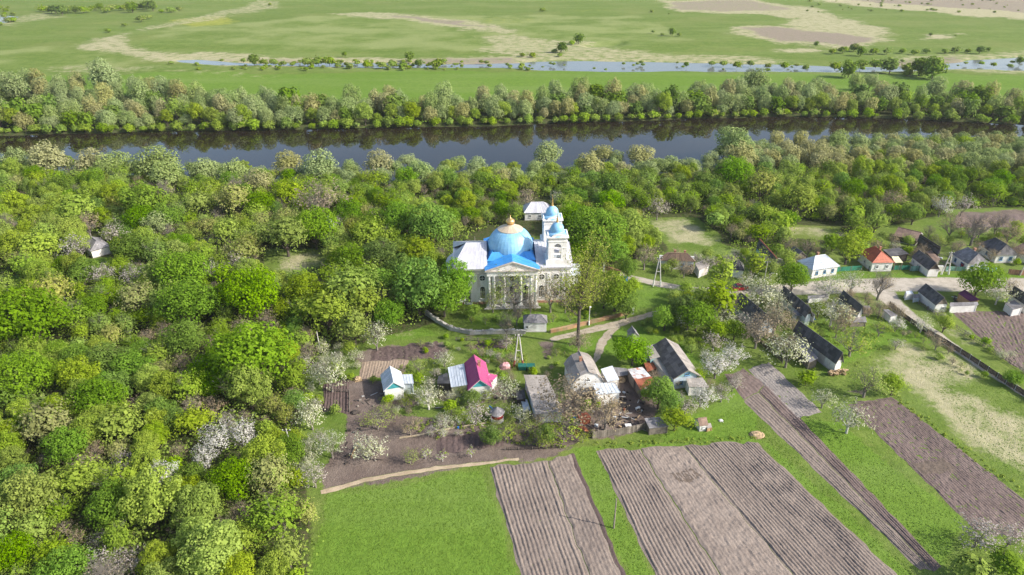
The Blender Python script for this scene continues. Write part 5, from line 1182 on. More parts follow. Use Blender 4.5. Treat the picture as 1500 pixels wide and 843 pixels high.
DESC = dict(V='mid green ash with upswept airy twigs', N='yellow green alder with many small clumps', M='dense round bright green maple', E='fresh yellow green feathery tree', O='dull olive tree hung with catkins', B='brown budding tree with bare twigs', D='deep green densely leaved tree', L='bright lime green bush', G='grey pink fading plum tree', W='white blossoming cherry tree', C='cream blossoming pear tree', A='pale blossoming apple tree', S='silvery green willow with rounded clumps', T='tan yellow willow with rounded clumps', K='bright green bush at the waterline', F='dark green tree', J='olive green bush', X='bare grey tree', Z='sparsely leaved tree', P='tall slender green tree', Y='thin young garden tree')
CAT = dict(L='bush', K='bush', J='bush')
PLACED = []; TREES = []
def tree_at(p, code, R, H=None, label=None, group=None, own=None, wide=1.):
    lst, one = PROTO[KL[code]]; tm, cm, R0, H0 = lst[random.randrange(len(lst))]
    s = R/R0; sz = s if H is None else H/H0; rz = random.uniform(0, 2*PI); nm = own or KL[code]
    if one:
        o = bpy.data.objects.new(nm, cm); COL.objects.link(o)
    else:
        o = bpy.data.objects.new(nm, None); COL.objects.link(o); o.empty_display_size = .5
        for n_, d_ in (('trunk', tm), ('crown', cm)): c = bpy.data.objects.new(n_, d_); COL.objects.link(c); c.parent = o
    o.location = p; o.rotation_euler = (0, 0, rz); o.scale = (s*random.uniform(.94, 1.06), s*random.uniform(.94, 1.06), sz*random.uniform(.95, 1.05))
    TREES.append((o, code)); tag(o, label or DESC[code], CAT.get(code, 'tree'), group); PLACED.append((p.x, p.y, R, code)); return o
def T(cx, cy, wpx, code, label=None, group=None, hk=1.0, R=None):
    """tree whose crown centre is seen at (cx, cy) and is wpx wide"""
    tm, cm, R0, H0 = PROTO[KL[code]][0][0]; k = H0/R0*hk; z = 2.
    for _ in range(3):
        p = G(cx, cy, z); Rm = wpx/1000*depth(p)/2; z = min(Rm*k*.56, 12)
    p = G(cx, cy, z); return tree_at(Vector((p.x, p.y, 0)), code, Rm*1.12, Rm*k*1.04, label, group)
WOODG = {}
def wood(lst, place, gname, hk=1.):
    for cx, cy, w_, c in lst: T(cx, cy, w_, c, DESC[c]+' '+place, DESC[c]+' '+gname, hk*(1.3 if c in 'WCG' else 1.))
# ---- the left wood: the trees that stand out
wood([(375,520,98,'M'),(45,468,92,'M'),(30,560,70,'M'),(240,440,62,'E'),(270,405,70,'M'),(277,450,72,'M'),(367,433,74,'M'),(273,360,32,'M'),(120,400,46,'D'),(377,300,40,'M'),(187,367,48,'D'),
      (110,307,60,'E'),(127,327,40,'B'),(10,330,40,'X'),(73,330,32,'B'),(213,297,62,'D'),(293,297,46,'E'),(347,290,66,'O'),(467,293,66,'B'),(423,280,50,'E'),(110,366,46,'G'),(165,342,34,'G'),(147,402,40,'G'),(193,403,46,'G'),(228,332,40,'S'),
      (417,340,70,'E'),(353,367,60,'O'),(460,336,56,'M'),(73,425,70,'O'),(200,436,66,'O'),(347,389,42,'G'),(313,397,30,'C'),(110,526,42,'D'),(268,502,58,'M'),(234,540,44,'O'),(268,556,36,'B'),(296,533,38,'B'),(340,562,48,'X'),(354,480,36,'B'),
      (19,576,60,'M'),(143,585,64,'M'),(72,620,88,'O'),(172,620,74,'E'),(120,698,78,'E'),(282,617,56,'E'),(182,674,40,'G'),(236,695,46,'W'),(316,640,48,'W'),(300,668,40,'W'),(352,636,50,'W'),(24,708,52,'M'),(454,604,52,'C'),(483,548,52,'C'),(484,650,44,'C'),(459,693,46,'G'),
      (19,813,62,'M'),(72,813,62,'E'),(150,826,52,'G'),(190,822,50,'G'),(143,792,34,'G'),(354,784,62,'E'),(306,730,54,'E'),(421,808,58,'E'),(406,738,60,'O'),(449,748,44,'O'),(234,806,40,'B'),(430,700,36,'E'),(320,700,44,'E'),
      (612,423,84,'M'),(650,436,56,'M'),(669,392,44,'M'),(612,368,52,'E'),(555,373,52,'D'),(515,416,86,'E'),(477,450,78,'E'),(531,443,68,'E'),(517,477,58,'E'),(571,462,40,'M'),(550,489,46,'C'),(538,342,58,'E'),(581,323,54,'M'),(635,333,58,'M'),(663,333,36,'E'),(498,328,26,'G'),(645,372,22,'X'),(590,395,46,'D'),(560,412,40,'M'),
      (330,340,50,'E'),(300,330,40,'O'),(380,340,42,'E'),(240,320,44,'D'),(60,360,60,'E'),(30,380,50,'O'),(175,300,40,'O')], 'in the wood left of the church', 'in the left wood')
# ---- around and behind the church
wood([(874,345,74,'M'),(846,322,44,'M'),(905,332,48,'E'),(893,372,46,'M'),(855,368,44,'M'),(770,290,36,'B'),(815,290,22,'W'),(897,272,40,'D'),(925,332,56,'E'),(964,303,34,'G'),(1048,320,38,'L'),(1140,324,48,'L'),(1122,312,40,'E'),(1172,288,66,'E'),(1116,268,58,'O'),(1076,256,44,'M'),(1032,264,32,'D'),(1028,280,30,'D'),(1380,300,30,'W'),(1412,300,30,'G'),(1340,312,32,'D'),(1252,312,42,'L'),(1284,324,34,'E'),(1308,292,36,'B'),
      (1430,334,52,'X'),(1462,326,38,'X'),(1395,330,40,'B'),(1480,340,36,'B'),(1245,358,58,'E'),(1222,352,40,'L'),(1265,345,38,'E'),(945,375,40,'B'),(920,395,30,'D'),(1010,350,0.1,'B')][:-1], 'behind the church and the village street', 'behind the street')
# ---- river willows, near bank
wood([(20,235,46,'S'),(73,235,56,'T'),(133,239,50,'T'),(167,245,48,'S'),(233,239,58,'S'),(247,256,50,'S'),(300,252,46,'S'),(340,253,44,'S'),(380,266,40,'T'),(420,240,40,'T'),(467,247,60,'S'),(513,246,26,'S'),(553,240,42,'T'),(617,250,40,'S'),(597,236,25,'S'),(575,246,26,'S'),(650,255,30,'S'),(697,246,34,'S'),(803,226,42,'S'),(783,250,30,'S'),(757,256,26,'S'),(863,243,44,'T'),(883,226,32,'T'),(903,233,28,'S'),(937,229,38,'T'),(948,250,34,'S'),(980,240,26,'S'),(670,240,24,'S'),(530,262,30,'E'),(710,262,30,'E'),
      (1076,208,52,'S'),(1088,228,48,'T'),(1040,235,30,'S'),(1060,222,30,'S'),(1010,244,30,'S')], 'on the near river bank', 'on the near river bank', .85)
# ---- garden and village trees, each its own label
GT = [(651,525,28,'C','narrow cream blossoming pear tree right behind the cream annex'),(613,534,26,'Z','small tree with thin brown green twigs between cottage and annex'),(738,568,38,'C','cream white blossoming pear tree right of the magenta roofed house'),
 (627,580,44,'A','large pale grey green tree in front of the cream annex'),(659,592,26,'L','lime green shrub at the foot of the cream annex'),(612,552,24,'L','bright shrub behind the large pale tree near the cottage'),(552,613,36,'Z','yellow green budding tree right of the compost heap'),(600,622,30,'B','brown budding tree on the garden path below the cottage'),
 (651,616,26,'A','pale tree with a white limed trunk on the garden path'),(697,606,38,'G','spreading grey pink tree with white limed limbs below the magenta house'),(740,632,30,'Z','sparse tan tree below the round kiosk'),(542,655,42,'C','round cream blossoming tree beside the wooden garden bench'),
 (490,598,22,'L','small round grey green bush on the striped garden bed'),(762,606,32,'A','grey blue green tree between the round kiosk and the beige barn'),(834,582,80,'B','big tan budding tree in front of the gambrel roofed house'),(826,626,46,'Z','yellow green sparse tree at the corner of the ploughed strip'),
 (888,602,54,'B','wide pinkish brown budding tree over the yard right of the tan one'),(879,577,24,'G','grey blossoming tree touching the outhouse metal roof'),(928,514,42,'M','bright green tree beside the grey stone cellar'),(966,577,46,'M','vivid green tree right of the rust red roof'),(984,592,34,'M','vivid green tree half behind the yellow green one near the hen house'),
 (990,612,42,'E','yellow green tree behind the grey shed at the fence end'),(1005,594,30,'G','grey blossoming tree behind the yellow green tree by the hen house'),(1028,578,40,'W','white blossoming tree below the beige lean-to roof'),(1050,533,46,'W','large white blossoming cherry right of the large dark roofed house'),(1072,518,36,'W','white blossoming cherry behind the larger one right of the dark roof'),
 (1046,501,30,'G','grey fading blossom tree above the large white cherry'),(1058,576,30,'G','grey blossom tree at the head of the long tilled strip'),(1061,435,50,'P','bushy tall green tree left of the nearest dark roofed lane house'),(1060,462,36,'C','cream blossoming tree in the thicket left of the lane houses'),(1113,430,50,'C','pale cream tree between the red car and the slate roofs'),
 (1141,443,32,'C','slender cream tree between the two slate roofs'),(1111,484,48,'B','brown budding tree in front of the nearest slate roofed lane house'),(1137,465,46,'B','brown budding tree between the two slate roofed lane houses'),(1156,512,58,'C','broad cream blossoming tree in front of the long dark barn'),(1183,551,36,'L','lime green bush left of the grey plot'),
 (1162,409,42,'M','round bright green tree beside the pale blue roofed house'),(1217,417,42,'A','pale blossoming tree on the road in front of the green fence'),(1249,412,38,'A','pale blossoming tree just left of the bare junction tree'),(1221,456,44,'A','pale tan tree left of the bright white gable'),(1242,463,38,'B','brown budding tree in front of the dark roof with white gable'),
 (1250,497,52,'Z','tall sparse green tree at the right end of the long dark barn'),(1228,478,30,'B','thin budding tree behind the long dark barn'),(1291,417,46,'X','bare branched grey tree at the road junction'),(1272,556,56,'Z','wide sparse tree at the top of the brown field'),(1310,562,36,'E','light green tree right of the wide sparse one by the brown field'),
 (1246,612,52,'A','grey white blossoming tree at the corner of the green strip and brown field'),(1207,583,34,'C','cream blossoming tree at the foot of the grey plot'),(1314,474,24,'W','little white blossoming shrub below the tiny lane shed'),(1314,503,20,'G','little grey shrub alone on the bright grass'),(1290,480,26,'Z','yellow green sapling on the grass left of the white shrub'),(1385,473,28,'E','light green tree at the corner of the brown field by the rail fence'),
 (1352,474,28,'A','pale tree leaning over the lane'),(1374,500,24,'B','small brown tree by the dark lane fence'),(1436,780,56,'G','grey blossoming bushy tree at the lower end of the green strip'),(1481,786,44,'G','grey blossoming bushy tree near the lower right corner'),(1425,832,62,'L','lime green bush at the bottom edge'),(1477,822,56,'L','lime green bush in the lower right corner'),
 (1435,413,46,'M','round bright green maple by the road above the purple roof'),(1464,430,34,'A','pale tree between purple roof and right edge house'),(1480,420,28,'B','brown tree over the dark roof at the right edge'),(1105,384,36,'P','tall birch between the pyramid roofed shed and the ruined house'),(1055,398,44,'P','tall birch left of the dark pyramid roofed shed'),
 (985,386,22,'E','light green shrub in front of the long white house'),(1003,393,24,'B','brown shrub at the wall of the long white house'),(1035,385,26,'G','purple brown shrub right of the long white house'),(1095,412,26,'A','pale shrub tree behind the red car'),(1130,392,30,'E','green shrub in front of the ruined house'),
 (757,462,30,'X','bare grey pollard behind the twin leg pole'),(908,438,36,'D','dark green shrubby tree at the blue tank'),(918,452,30,'D','dark green thicket by the white wall post'),
 (1000,452,44,'D','dark green thicket beyond the end of the church track'),(975,466,36,'M','bright green bush at the end of the church track'),(1022,462,44,'M','leafy green tree in the thicket above the large dark roof'),(1030,440,36,'P','green tree over the village road left of the red car'),(1086,470,30,'G','brown pink tree at the wall of the slate house'),
 (672,614,20,'Y','thin sapling with pale leaves below the cream annex'),(648,668,18,'Y','white limed sapling on the ploughed garden, middle one'),(623,664,18,'Y','thin sapling on the ploughed garden, left one'),(690,662,18,'Y','pale sapling on the ploughed garden, right one'),(600,668,26,'Z','olive sapling tree at the left of the garden bed'),
 (742,500,26,'G','grey tree left of the twin leg pole'),(848,500,30,'B','low brown bush round the foot of the tall lone tree'),(520,520,24,'C','cream tree at the left end of the dark garden bed'),(466,548,34,'C','grey cream tree at the wood edge left of the gardens'),(430,640,32,'E','green bush at the leaning concrete pole'),(455,658,30,'C','cream tree at the left edge of the ploughed garden'),
 (690,583,24,'D','dark green shrub under the teal gable'),(720,640,26,'D','dark green shrub below the round kiosk'),(795,640,36,'Z','sparse olive tree at the top of the left ploughed strip'),(775,625,30,'Z','sparse tree in front of the beige barn'),(1008,470,30,'C','cream dotted bush in the thicket by the track'),
 (800,635,30,'D','dark shrub under the sparse trees in front of the barn'),(1486,555,24,'M','green bush at the right edge of the brown field'),(1180,487,30,'E','small green tree between lane houses and the long barn'),(1200,452,26,'E','small green tree right of the second slate roof')]
for cx, cy, w_, c, lab in GT: T(cx, cy, w_*(1.14 if c in 'WCAGZBO' else 1.04), c, lab)
def TB(bx, by, wpx, hpx, code, label, group=None):
    p = G(bx, by); k = depth(p)/1000; return tree_at(p, code, wpx*k/2, hpx*k/.86, label, group)
TB(754, 456, 88, 64, 'Z', 'sparse budding tree screening the church columns'); TB(806, 458, 56, 56, 'B', 'thin grey budding tree in front of the belfry wall'); TB(722, 458, 40, 40, 'Z', 'small budding tree before the left church columns')
TB(828, 459, 34, 44, 'B', 'thin budding tree at the right front corner of the church'); TB(777, 462, 30, 34, 'B', 'small bare tree right behind the gatehouse'); TB(672, 452, 46, 60, 'M', 'leafy green tree overlapping the apse of the church'); TB(742, 496, 34, 44, 'X', 'bare grey tree rising behind the garden just left of the gatehouse')
TB(900, 456, 60, 52, 'D', 'deep green leaning tree inside the rusty brick wall'); TB(884, 452, 44, 40, 'E', 'yellow green tree beside the street lamp'); TB(690, 466, 30, 22, 'L', 'green bush in the churchyard left of the portico')
# the tall lone tree in front of the church, with a long bare trunk
def lone_tree():
    p = G(846, 506); o = empty('lone_tree', p, .3, 'tall lone tree with a long bare dark trunk right of the gatehouse', 'tree')
    rr = random.Random(5); q = MB(); R_l = []
    def br(a, d, L, r, lev):
        pr = a
        for i in range(4):
            d = (d+Vector((rr.gauss(0, .10), rr.gauss(0, .10), .05))).normalized(); nx = pr+d*L/4; q.tube(pr, nx, r, r*.78, 7 if lev == 0 else 4, rr.random(), False); pr = nx; r *= .78
            if lev < 3 and (lev > 0 or i > 0):
                for _ in range(2 if lev else 1): t = rr.uniform(0, 2*PI); br(pr, (d*.5+Vector((math.cos(t), math.sin(t), .35))*.75).normalized(), L*.58, r*.6, lev+1)
            if lev >= 2: R_l.append(pr.copy())
    q.tube((0, 0, -.2), (0, 0, 8.0), .36, .27, 9, .5, False)
    br(Vector((0, 0, 8.0)), Vector((.12, 0, 1)), 8.5, .26, 0)
    for z, dx, dy, dz, L in ((6.4,-1,0,.75,6),(7.6,.9,.2,.65,6),(8,-.3,-.9,.7,5),(8,.5,.8,.7,5),(9.5,-.9,.4,.8,5),(10,.9,-.3,.7,5),(11,-.7,-.6,.9,4),(11.5,.6,.7,.9,4)): br(Vector((0, 0, z)), Vector((dx, dy, dz)).normalized(), L, .15, 1)
    q.build('trunk', [bark_d], o); C = np.array(R_l); C = C[R_.random(len(C)) < .75]; C = np.repeat(C, 3, 0)+R_.normal(size=(len(C)*3, 3))*.45; m = len(C)
    Q = quads(C, unit(R_.normal(size=(m, 3))+[0, 0, .4]), R_.uniform(.10, .24, m), 1.2)
    me = np_mesh('crown', Q.reshape(-1, 3), np.arange(m*4).reshape(m, 4), [LM['olive'], LM['fresh']], (R_.random(m) < .45).astype(int), R_.random(m)); link(bpy.data.objects.new('crown', me), o)
    PLACED.append((p.x, p.y, 2.5, 'X'))
lone_tree()

# ---- the rest of the woods: scattered with a minimum spacing
def inside(poly, x, y):
    c = False; n = len(poly)
    for i in range(n):
        x0, y0 = poly[i]; x1, y1 = poly[(i+1) % n]
        if (y0 > y) != (y1 > y) and x < (x1-x0)*(y-y0)/(y1-y0)+x0: c = not c
    return c
def W2(pts): return [tuple(G(x, y).xy) for x, y in pts]
CLEAR = [W2(q) for q in ([(752,292),(822,292),(826,352),(756,352)], [(-30,392),(32,390),(45,440),(-30,445)], [(120,372),(175,366),(182,404),(130,408)], [(380,362),(472,356),(492,420),(430,432),(380,420)], [(925,316),(1022,312),(1070,346),(1064,382),(970,380)], [(1146,322),(1244,326),(1240,368),(1160,368)], [(1390,304),(1520,304),(1520,345),(1390,346)],
    [(120,345),(155,342),(165,372),(120,376)], [(462,310),(505,308),(515,348),(470,352)], [(755,290),(820,290),(825,324),(755,326)], [(650,340),(860,340),(870,480),(650,480)], [(1300,325),(1400,325),(1400,400),(1300,400)], [(950,368),(1050,368),(1050,410),(950,410)], [(1380,345),(1520,340),(1520,420),(1250,420),(1250,370),(1310,360)], [(1060,360),(1240,366),(1240,420),(1060,420)])]
OPEN = [W2(q) for q in ([(860,380),(900,392),(960,408),(1030,418),(1200,414),(1500,400),(1500,430),(1200,434),(1140,436),(1020,434),(950,424),(880,404)], [(1280,430),(1310,428),(1380,488),(1520,585),(1500,590),(1370,505)], [(806,504),(880,490),(960,468),(990,456),(980,448),(800,490)], [(870,525),(905,490),(925,470),(935,480),(900,505),(885,530)])]
def scatter(area, mix, rmin, rmax, place, gname, gap=.78, tries=4000, hmul=1., cap=300, village=False):
    A_ = W2(area); xs = [p[0] for p in A_]; ys = [p[1] for p in A_]; codes = list(mix); wts = [mix[c] for c in codes]; n = 0
    for _ in range(tries):
        x = random.uniform(min(xs), max(xs)); y = random.uniform(min(ys), max(ys))
        if not inside(A_, x, y) or (not village and any(inside(c, x, y) for c in CLEAR)): continue
        if village and (any((x-a)**2+(y-b)**2 < (r_*.8+rmin)**2 for a, b, r_ in BLD) or any(inside(c, x, y) for c in OPEN)): continue
        nz = mnoise.noise(Vector((x*.028, y*.028, 3.)))
        if nz > .15 and random.random() < .6: c = codes[0]
        elif nz < -.2 and random.random() < .6: c = codes[1]
        else: c = random.choices(codes, wts)[0]
        R = random.uniform(rmin, rmax)*(.62 if c in 'LGB' and not village else 1.)
        if any((x-a)**2+(y-b)**2 < ((R+r*(1.45 if q_ in 'WC' and not village else 1.))*gap)**2 for a, b, r, q_ in PLACED): continue
        lst = PROTO[KL[c]][0][0]; tree_at(Vector((x, y, 0)), c, R, R*lst[3]/lst[2]*hmul*random.uniform(.85, 1.1), DESC[c]+' '+place, DESC[c]+' '+gname); n += 1
        if n >= cap: break
    return n
c1 = scatter([(-180,262),(300,268),(520,276),(740,280),(745,325),(690,345),(655,390),(640,440),(600,470),(540,490),(480,500),(448,540),(436,600),(425,660),(440,720),(448,780),(440,880),(-160,880)], dict(V=.17, N=.16, E=.12, M=.15, O=.13, L=.08, D=.06, B=.10, X=.03, G=.02), 2.1, 4.2, 'in the wood left of the church', 'in the left wood', .58, 34000, cap=1200)
c2 = scatter([(740,280),(1000,262),(1040,262),(1600,262),(1600,306),(1420,306),(1300,326),(1240,346),(1140,366),(1060,362),(960,378),(905,384),(860,395),(850,350),(800,335),(745,330)], dict(N=.16, V=.16, E=.10, L=.16, O=.14, M=.09, D=.06, B=.10, G=.03), 2.2, 3.6, 'behind the church and the village street', 'behind the street', .60, 18000, cap=900)
c3 = scatter([(1120,222),(1180,222),(1300,216),(1500,214),(1640,220),(1640,270),(1040,268),(1060,245)], dict(T=.42, S=.46, E=.12), 2.9, 4.2, 'on the near river bank', 'on the near river bank', .66, 4000, .92)
c4 = scatter([(-160,246),(0,247),(200,253),(400,262),(560,264),(700,259),(860,255),(1000,249),(1060,246),(1060,262),(860,270),(700,276),(520,278),(300,274),(-160,266)], dict(S=.42, N=.16, V=.14, T=.18, O=.10), 2.6, 3.8, 'on the near river bank', 'on the near river bank', .66, 4000, .75)
c5 = 0
for area, mix, a, b, pl, n in (([(640,496),(755,500),(758,545),(735,560),(700,520),(640,520),(590,520)], dict(G=.25,L=.3,Z=.25,B=.2), .5, 1.2, 'in the vegetable garden behind the magenta roof', 26),
    ([(775,535),(840,510),(845,540),(820,560),(775,555)], dict(L=.4,Z=.3,B=.3), .5, 1.1, 'beside the green waste containers', 10),
    ([(640,452),(700,458),(850,462),(900,452),(850,475),(700,480),(650,470)], dict(L=.4,Z=.3,E=.3), .6, 1.4, 'on the churchyard grass', 16),
    ([(930,470),(1000,475),(1050,520),(1040,540),(1010,520),(950,490)], dict(L=.4,E=.3,C=.3), .6, 1.4, 'on the grass above the large dark roof', 12),
    ([(985,436),(1062,436),(1075,470),(1090,500),(1050,505),(1010,480),(985,470)], dict(D=.2,E=.3,L=.2,C=.15,B=.15), 1.3, 2.6, 'in the thicket between the track and the lane houses', 60),
    ([(1062,440),(1080,470),(1150,540),(1165,545),(1200,540),(1160,470),(1140,440)], dict(B=.3,Z=.3,C=.2,L=.2), 1.1, 2.0, 'between the dark roofed lane houses', 26),
    ([(1190,440),(1300,436),(1320,470),(1250,470),(1240,500),(1200,470)], dict(Z=.3,B=.25,L=.25,C=.2), .9, 1.7, 'in the yards beside the branch lane', 24),
    ([(930,392),(1060,378),(1180,366),(1300,352),(1500,340),(1500,392),(1400,380),(1250,392),(1170,398),(1060,402),(960,404)], dict(B=.28,E=.26,L=.18,G=.14,Z=.14), 1.2, 2.6, 'in the backyards of the street row', 110),
    ([(545,560),(640,545),(760,560),(760,620),(690,650),(600,640),(560,610)], dict(Z=.3,A=.2,B=.2,L=.15,G=.15), .7, 1.5, 'in the gardens below the magenta roof', 40),
    ([(770,590),(900,575),(905,640),(850,655),(770,660),(730,650)], dict(Z=.35,B=.35,G=.2,L=.1), .8, 1.7, 'in the yards around the beige barn', 34),
    ([(460,520),(520,512),(530,540),(480,600),(470,680),(445,720),(440,600)], dict(C=.35,L=.25,E=.2,G=.2), 1.0, 2.0, 'along the wood edge left of the gardens', 34),
    ([(940,560),(1050,540),(1085,560),(1060,600),(1000,612),(950,612)], dict(G=.3,C=.25,E=.25,B=.2), 1.0, 1.9, 'round the hen house and the large dark roof', 24),
    ([(850,400),(930,396),(930,450),(860,470),(835,450),(845,420)], dict(D=.3,E=.3,Z=.25,L=.15), 1.2, 2.2, 'right of the church inside the brick wall', 22),
    ([(1310,465),(1400,520),(1510,590),(1510,610),(1400,545),(1310,490)], dict(B=.4,Z=.3,L=.3), .6, 1.1, 'along the dark lane fence', 16),
    ([(1335,440),(1380,470),(1480,540),(1510,560),(1490,530),(1395,480),(1395,462)], dict(L=.4,Z=.3,C=.3), .6, 1.3, 'between the lane and the rail fence', 16)): c5 += scatter(area, mix, a, b, pl, pl, .62, 900, cap=n, village=True)
# far bank belt: bushes on the waterline, willows behind
bank = [G(x, y) for x, y in FAR_BANK[1:-1]]
def along(line, d0, d1, step, mix, R0, R1, place, gname, hm=1., prob=1.):
    for i in range(len(line)-1):
        a, b = line[i], line[i+1]; d = (b-a); L = d.length; d.normalize(); n = Vector((-d.y, d.x, 0)); k = max(1, int(L/step))
        for j in range(k):
            if random.random() > prob: continue
            p = a+d*((j+random.uniform(.1, .9))*L/k)+n*random.uniform(d0, d1)
            if abs(p.x) > p.y*.86+20: continue
            c = random.choices(list(mix), list(mix.values()))[0]; lst = PROTO[KL[c]][0][0]; R = random.uniform(R0, R1)*(.8 if c in 'KJ' else 1)
            tree_at(Vector((p.x, p.y, -.3)), c, R, R*lst[3]/lst[2]*hm*random.uniform(.85, 1.15), DESC[c]+' '+place, DESC[c]+' '+gname)
FBP, FBG = 'in the belt on the far river bank', 'on the far bank'
leftb = [p for p in bank if p.x < 20]; 
along(bank, .5, 2.0, 5.0, dict(K=.75, J=.25), 2.0, 3.8, FBP, FBG, .95)
along(bank, 4, 8, 5.2, dict(S=.38, T=.17, N=.25, F=.2), 2.4, 4.4, FBP, FBG, 1.0)
along(bank, 11, 17, 6.0, dict(S=.48, T=.17, F=.15, V=.2), 3.6, 4.9, FBP, FBG, 1.12)
along(bank, 20, 27, 7.0, dict(S=.6, T=.3, F=.1), 3.4, 5.0, FBP, FBG, 1.2, .8)
along(bank, 28, 35, 8.0, dict(S=.6, T=.3, F=.1), 3.2, 4.8, FBP, FBG, 1.25, .55)
l2 = [G(x, y) for x, y in ((-60,150),(20,146),(100,150),(180,150),(260,158),(330,166))]
along(l2, -6, 6, 6.5, dict(S=.75, T=.25), 3.6, 5.2, FBP, FBG, 1.2)
l3 = [G(x, y) for x, y in ((-60,140),(20,136),(100,138),(170,134),(250,146))]
along(l3, -4, 4, 9, dict(S=.8, T=.2), 3.8, 5.2, FBP, FBG, 1.25)
for x, y, w_, c in ((150,112,46,'S'),(18,124,40,'S'),(220,130,26,'T'),(60,130,26,'T'),(1105,120,34,'S'),(1070,128,20,'S'),(1040,132,18,'S'),(1255,122,26,'S'),(1275,120,22,'S'),(1200,128,26,'S'),(1190,134,30,'S'),(855,132,24,'T'),(1160,136,26,'S'),(1020,140,22,'S'),(1370,130,30,'S'),(1410,134,30,'T')): T(x, y, w_, c, DESC[c]+' standing taller at the back of the far bank belt', 'taller far bank trees', 1.1)
# ---- bushes of the flood meadow
FM = 'on the flood meadow beyond the river'
for x, y, w_, c in ((356,88,12,'J'),(371,86,20,'F'),(385,90,14,'J'),(400,90,16,'J'),(415,92,14,'J'),(450,90,22,'J'),(466,88,26,'J'),(482,88,26,'J'),(505,79,9,'F'),(512,96,16,'J'),(538,94,16,'J'),(560,95,18,'J'),(600,82,16,'F'),(612,92,14,'F'),(575,93,18,'J'),(590,95,18,'J'),(640,92,26,'J'),
   (822,68,20,'F'),(812,74,12,'J'),(848,56,16,'F'),(838,62,12,'J'),(820,80,12,'J'),(780,80,14,'J'),(765,80,12,'J'),(957,46,8,'J'),(985,46,12,'F'),(995,50,10,'J'),(970,50,8,'J'),(1006,94,9,'F'),(1043,92,14,'J'),(1060,92,16,'J'),(1080,94,18,'J'),(1100,92,16,'J'),(1125,96,14,'J'),(1150,95,18,'J'),(1180,98,16,'J'),(1196,64,8,'F'),
   (1220,74,16,'J'),(1235,72,18,'J'),(1252,68,22,'J'),(1262,74,16,'F'),(1280,74,18,'J'),(1300,74,18,'J'),(1322,74,14,'J'),(1340,76,14,'J'),(1358,74,14,'J'),(1385,74,14,'J'),(1400,72,18,'J'),(1418,74,12,'J'),(1436,72,14,'F'),(1449,72,8,'F'),(1245,100,28,'F'),(1262,92,24,'J'),(1284,92,24,'J'),(1306,94,28,'F'),(1330,98,26,'J'),(1350,94,34,'F'),(1370,98,36,'F'),(1352,106,18,'J'),(1330,106,20,'J'),(1224,96,22,'J'),
   (1438,92,10,'J'),(1456,94,12,'J'),(1480,96,10,'J'),(1495,88,12,'F'),(1364,50,6,'F'),(1400,52,5,'J'),(980,20,4,'J'),(955,16,8,'J'),(795,14,12,'J'),(395,6,8,'J'),(206,26,18,'J'),(218,24,12,'J'),(182,36,10,'J'),(158,44,12,'J'),(236,16,10,'J'),(250,14,16,'J'),(262,12,12,'J')):
    T(x, y, w_*.82, c, DESC[c]+' '+FM, DESC[c]+' on the flood meadow')
for i in range(26):
    x = 62+i*6.6+random.uniform(-2, 2); T(x, 13-i*.15+random.uniform(-3, 3), random.uniform(9, 15), random.choice('FJJ'), 'tree of the far row at the upper left edge of the meadow', 'far row at the upper left')
for i in range(22): T(-20+i*2+random.uniform(-6, 6), 20+random.uniform(-10, 16), random.uniform(6, 11), 'J', 'bush round the far pond at the left edge', 'bushes at the far pond')
for i in range(60): T(random.uniform(1180, 1500), random.uniform(-4, 18), random.uniform(2, 6), 'J', 'low bush on the brown marsh in the upper right', 'low bushes on the brown marsh')
for i in range(150):
    x = random.uniform(250, 1500) if i < 60 else random.uniform(330, 780); T(x, (95 if x < 800 else 97)+random.uniform(-7, 6)-(5 if x > 1300 else 0), random.uniform(4, 9), 'J', 'reedy bush standing along the far channel', 'reedy bushes along the far channel')

# ---- undergrowth between the trunks: nobody could count it
def clumps(name, label, cat, areas, n, hs, size, m, per=14, seed=1, excl=(), upn=.8):
    rg = np.random.default_rng(seed); Q = []; TI = []
    for area, cnt in zip(areas, n):
        A_ = np.array(W2(area)); lo, hi = A_.min(0), A_.max(0); P = lo+rg.random((cnt*6, 2))*(hi-lo); ok = sdist(P, A_) > 0
        for c in excl: ok &= sdist(P, np.array(c)) < 0
        P = P[ok][:cnt]; k = len(P)
        h = rg.uniform(*hs, k); C = np.repeat(np.column_stack([P, np.zeros(k)]), per, 0); H = np.repeat(h, per); d = rg.normal(size=(k*per, 3)); d = unit(d)*rg.random((k*per, 1))**.4
        C += d*np.column_stack([H*.75, H*.75, H*.5]); C[:, 2] = np.abs(C[:, 2])+H*.25
        Q.append(quads(C, unit(d+[0, 0, upn]+rg.normal(size=d.shape)*.4), rg.uniform(.6, 1.3, k*per)*size, 1.1)); TI.append(np.repeat(rg.random(k), per)*.5+rg.random(k*per)*.5)
    Q = np.concatenate(Q); o = bpy.data.objects.new(name, np_mesh(name, Q.reshape(-1, 3), np.arange(len(Q)*4).reshape(-1, 4), m, tint=np.concatenate(TI))); link(o); tag(o, label, cat, kind='stuff')
EXC = CLEAR[:10]
A1 = [(-160,255),(520,268),(760,272),(745,325),(690,345),(655,390),(640,440),(610,476),(540,496),(480,512),(452,550),(440,610),(428,670),(448,730),(452,880),(-160,880)]
A2 = [(740,270),(1000,255),(1600,240),(1600,306),(1420,308),(1300,330),(1240,350),(1140,370),(1060,366),(960,384),(905,388),(860,398),(850,350),(745,330)]
clumps('undergrowth', 'green shrubs and saplings filling the gaps of the left wood', 'undergrowth', [A1], [9000], (1.2, 4.4), .34, LM['mid'], 15, 1, EXC)
clumps('undergrowth', 'green shrubs and saplings filling the gaps behind the street', 'undergrowth', [A2], [4200], (1.0, 3.8), .34, LM['mid'], 14, 2, EXC)
